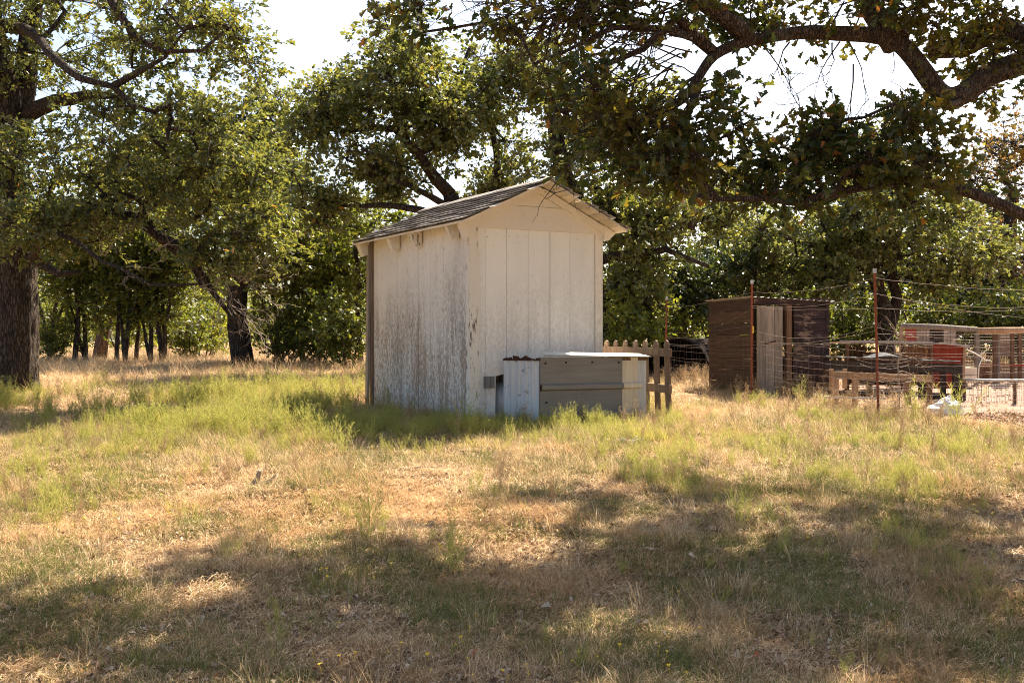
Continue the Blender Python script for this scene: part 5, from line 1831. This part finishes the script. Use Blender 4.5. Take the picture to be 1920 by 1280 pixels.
GP = []   # green patches: photo column, row, half width, half height, weight
for q in [(330, 800, 140, 50, 1.0), (470, 780, 130, 45, .9), (585, 745, 80, 32, 1.2), (560, 840, 90, 28, .8), (420, 740, 90, 25, .7), (250, 850, 90, 20, .5), (60, 745, 70, 22, .9), (640, 810, 70, 30, .7),
          (760, 810, 60, 25, .9), (850, 815, 60, 22, 1.0), (950, 812, 70, 20, 1.3), (1050, 812, 80, 22, 1.3), (1150, 815, 90, 30, 1.3), (1240, 860, 80, 40, .8), (1200, 800, 50, 20, 1.0), (1330, 770, 60, 30, .3),
          (1560, 800, 120, 40, .75), (1680, 830, 140, 50, .75), (1790, 830, 80, 45, 1.0), (1500, 870, 90, 45, .5), (1650, 920, 120, 50, .6), (1420, 830, 90, 30, .5), (1270, 905, 90, 35, .7), (1420, 770, 60, 14, .5),
          (100, 960, 60, 50, .8), (70, 1060, 60, 60, .7), (200, 1150, 90, 60, .5), (470, 1050, 60, 40, .6), (640, 970, 50, 50, .7), (700, 1010, 40, 50, .7), (600, 1110, 60, 40, .6), (830, 1060, 70, 50, .7),
          (930, 960, 60, 30, .4), (1390, 960, 70, 40, .6), (1450, 1000, 60, 50, .6), (1660, 1010, 70, 60, .7), (1740, 1050, 60, 60, .7), (1250, 1110, 90, 40, .5), (1500, 1120, 100, 40, .5), (1350, 1160, 120, 40, .4),
          (1800, 1150, 110, 60, .6), (300, 1010, 50, 40, .4), (520, 1200, 120, 40, .4), (900, 1150, 110, 30, .35), (1620, 1230, 120, 40, .4), (150, 790, 90, 30, .4), (1100, 1230, 120, 30, .35)]:
    px, py, hw, hh, w_ = q
    x, y = hit(px, py); x1, y1 = hit(px, max(652, py - hh)); x2, y2 = hit(px, py + hh)
    GP.append((x, y, hw / FPX * y, max(.25, abs(y1 - y2) / 2), w_))
GP = np.array(GP)


def green(p):
    d = ((p[:, None, 0] - GP[None, :, 0]) / GP[None, :, 2]) ** 2 + ((p[:, None, 1] - GP[None, :, 1]) / GP[None, :, 3]) ** 2
    return np.minimum(1.2, (GP[None, :, 4] * np.exp(-d * 1.1)).sum(1))


thatch = [blade_mesh('thatch_%d' % i, M['straw'], 60, .025, .10, .0044, .17, 0, 2, flat=True, seed=20 + i) for i in range(4)]
short = [blade_mesh('short_dry_%d' % i, M['straw'], 36, .02, .085, .0034, .06, 1.1, 3, seed=40 + i) for i in range(4)]
tall = [blade_mesh('tall_dry_%d' % i, M['straw'], 26, .12, .30, .0032, .05, .7, 4, seed=60 + i) for i in range(3)]
grn = [blade_mesh('green_tuft_%d' % i, M['greengrass'], 42, .12, .34, .0044, .09, .75, 4, seed=80 + i) for i in range(4)]
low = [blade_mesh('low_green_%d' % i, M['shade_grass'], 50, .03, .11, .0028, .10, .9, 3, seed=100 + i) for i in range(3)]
weeds = [weed_mesh('weed_%d' % i, M['weed'], 120 + i, h=.36) for i in range(4)]
dryw = [weed_mesh('dry_weed_%d' % i, M['weed_dry'], 140 + i, h=.34, nst=7) for i in range(2)]
litt = [litter_mesh('litter_%d' % i, 14, .22, 160 + i) for i in range(5)]
c_th = make_coll('thatch_set', thatch); c_sh = make_coll('short_set', short); c_ta = make_coll('tall_set', tall)
c_gr = make_coll('green_set', grn); c_lo = make_coll('low_set', low); c_we = make_coll('weed_set', weeds); c_dw = make_coll('dry_weed_set', dryw); c_li = make_coll('litter_set', litt)

# thatch and short dry grass
p = np.concatenate([fan(17000, 3.3, 12, .5), fan(9000, 12, 42, .5)])
p = p[free(p)]; p = p[(~yard(p)) | (rng.random(len(p)) < .04)]
far = np.clip(p[:, 1] / 11, 1, 2.6)
scatter('dry_thatch', c_th, 4, p, far * rng.uniform(.8, 1.3, len(p)), 'matted straw of dead grass covering the yard', 'grass', .08)
p = np.concatenate([fan(22000, 3.3, 12, .5), fan(16000, 12, 45, .4)])
p = p[free(p)]; n1 = nz2(p, 1.6, 3); p = p[((n1 > np.where(p[:, 1] < 8.5, .12, -.2)) | (rng.random(len(p)) < np.where(p[:, 1] < 8.5, .13, .3))) & ((~yard(p)) | (rng.random(len(p)) < .02))]
far = np.clip(p[:, 1] / 10, 1, 2.4)
scatter('dry_grass', c_sh, 4, p, far * rng.uniform(.6, 1.35, len(p)), 'short blond dry grass in tufts all over the yard', 'grass', .2)
p = np.concatenate([fan(3500, 3.6, 12, .3), fan(6000, 12, 50, .4)])
p = p[free(p)]; p = p[((nz2(p, .7, 8) > .02) | (rng.random(len(p)) < .2)) & ~yard(p)]
keep = (p[:, 1] > 7.5) | (rng.random(len(p)) < .35); p = p[keep]
far = np.clip(p[:, 1] / 14, .75, 1.8)
scatter('tall_dry_grass', c_ta, 3, p, far * rng.uniform(.6, 1.1, len(p)), 'taller straw coloured grass stalks among the green', 'grass', .15)
# green grass
p = np.concatenate([fan(9000, 3.6, 12, .2), fan(12000, 11, 24, .3)])
p = p[free(p)]; g = green(p) * np.clip(.32 + 1.7 * nz2(p, 1.9, 21), .03, 1); p = p[(rng.random(len(p)) < g * .85) & ~yard(p)]
def gh(p):
    """growth height: knee high in the band left of the shed, low elsewhere"""
    return np.clip(p[:, 1] / 11, .5, 1.2) * np.where(p[:, 0] > -1.2, .52, .62) * np.clip(1 + .8 * nz2(p, 1.2, 44), .5, 1.4) * np.where((p[:, 0] > 1.8) & (p[:, 1] > 9.8), .58, 1.0)
scatter('green_grass', c_gr, 4, p, gh(p) * rng.uniform(.5, 1.1, len(p)), 'feathery yellow green grass in loose clumps', 'grass', .15)
p = np.concatenate([fan(14000, 3.3, 12, .3), fan(3000, 12, 22, .3)])
p = p[free(p)]; g = green(p) * .8 + np.clip(nz2(p, 1.1, 17) * 2.2 + .18, 0, .8); p = p[(rng.random(len(p)) < g) & ~yard(p)]
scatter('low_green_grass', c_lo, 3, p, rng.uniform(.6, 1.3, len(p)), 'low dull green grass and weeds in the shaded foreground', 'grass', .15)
p = np.concatenate([fan(7000, 3.6, 13, .0), fan(2600, 10, 20, .2)])
p = p[free(p)]; g = green(p) * np.clip(.5 + 1.5 * nz2(p, 1.3, 61), .0, 1); p = p[(rng.random(len(p)) < g * .8) & ~yard(p)]
ex_w = []
for px_, py_, n_, sx_, sy_ in [(860, 812, 40, .45, .25), (960, 822, 55, .4, .25), (1050, 818, 55, .4, .22), (1150, 812, 60, .4, .3), (1230, 805, 35, .25, .4), (780, 815, 26, .3, .2), (585, 745, 60, .6, .7), (560, 830, 40, .5, .4), (330, 800, 60, .8, .7), (1560, 800, 24, .7, .5), (1700, 830, 30, .7, .5), (1800, 825, 40, .4, .4)]:
    xx_, yy_ = hit(px_, py_)
    ex_w += [(xx_ + rng.normal(0, sx_ * .6), yy_ + rng.normal(0, sy_ * .6)) for _ in range(n_)]
ex_w = np.array(ex_w); p = np.concatenate([p, ex_w[free(ex_w)]])
scatter('feathery_weeds', c_we, 4, p, gh(p) * rng.uniform(.5, 1.15, len(p)), 'fine leaved pale green weeds standing in patches', 'weeds', .12)
p = []
for px, py, n_, sp in [(1330, 715, 40, .9), (1300, 690, 40, .9), (1350, 705, 30, .5), (1500, 745, 30, .8), (1280, 720, 26, .8), (1400, 735, 20, .8), (1620, 790, 20, .6), (1700, 800, 20, .7)]:
    x, y = hit(px, py)
    p += [(x + rng.normal(0, sp * .5), y + rng.normal(0, sp * .5)) for _ in range(n_)]
p = np.array(p)
p = np.concatenate([p, (lambda q: q[free(q) & ~yard(q) & (rng.random(len(q)) < .1 + green(q) * .3)])(fan(700, 5, 16, .1))])
scatter('dried_weeds', c_dw, 2, p, rng.uniform(.4, .85, len(p)), 'dried reddish brown weeds in front of the board coop', 'weeds', .15)
# leaf litter
p = np.concatenate([fan(12000, 3.3, 12, .3), fan(1800, 12, 30, .2)])
p = p[free(p)]; n1 = nz2(p, 1.5, 31); p = p[((n1 > .08) | (rng.random(len(p)) < .22))]
scatter('leaf_litter', c_li, 5, p, rng.uniform(.28, .62, len(p)), 'curled fallen oak leaves scattered over the dry ground', 'leaves', .1)
# small yellow flowers on thin stalks
mb = MB()
for j in range(6):
    a = j * PI / 3; mb.add([(0, 0, .1), (.004 * math.cos(a - .5), .004 * math.sin(a - .5), .104), (.009 * math.cos(a), .009 * math.sin(a), .103), (.004 * math.cos(a + .5), .004 * math.sin(a + .5), .104)], [(0, 1, 2, 3)])
mb.bar((0, 0, .07), (.002, 0, .1), .0008, .0008)
fl = mb.build('flower', M['flower'], coll=False)
p = fan(420, 3.4, 8, .3); p = p[nz2(p, .8, 5) > .12]
scatter('yellow_flowers', make_coll('flower_set', [fl]), 1, p, rng.uniform(.7, 1.4, len(p)), 'tiny yellow flowers dotted through the foreground weeds', 'flowers', .3)

# single weeds one can point to
ws = [(850, 1085, 1.0, 'branching pale weed alone on bare litter below the shed', 0), (690, 1020, .9, 'slim green weed at the shadow edge left of centre', 1), (1390, 1000, .9, 'fine green weed in the dappled shade right of centre', 2),
      (1280, 700, 1.5, 'tall seeding weed in front of the black culvert pipe', 3), (1500, 760, .8, 'spiky weed before the doorway of the coop', 0), (1710, 800, 1.2, 'tall spiky weed right of the near red post', 1),
      (1790, 815, 1.3, 'bushy green weed in front of the white sack', 2), (880, 812, 1.0, 'feathery weed at the near corner of the shed', 3), (640, 860, .8, 'weed at the edge of the shed shadow', 0), (95, 1010, .9, 'green weed clump at the far lower left', 1)]
for px, py, s_, lab, k_ in ws:
    x, y = hit(px, py)
    o = bpy.data.objects.new('weed_plant', weeds[k_].data); C.objects.link(o)
    o.location = (x, y, g1(x, y)); o.scale = (s_,) * 3; o.rotation_euler = (0, 0, RD.uniform(0, 6)); tag(o, lab, 'weed')
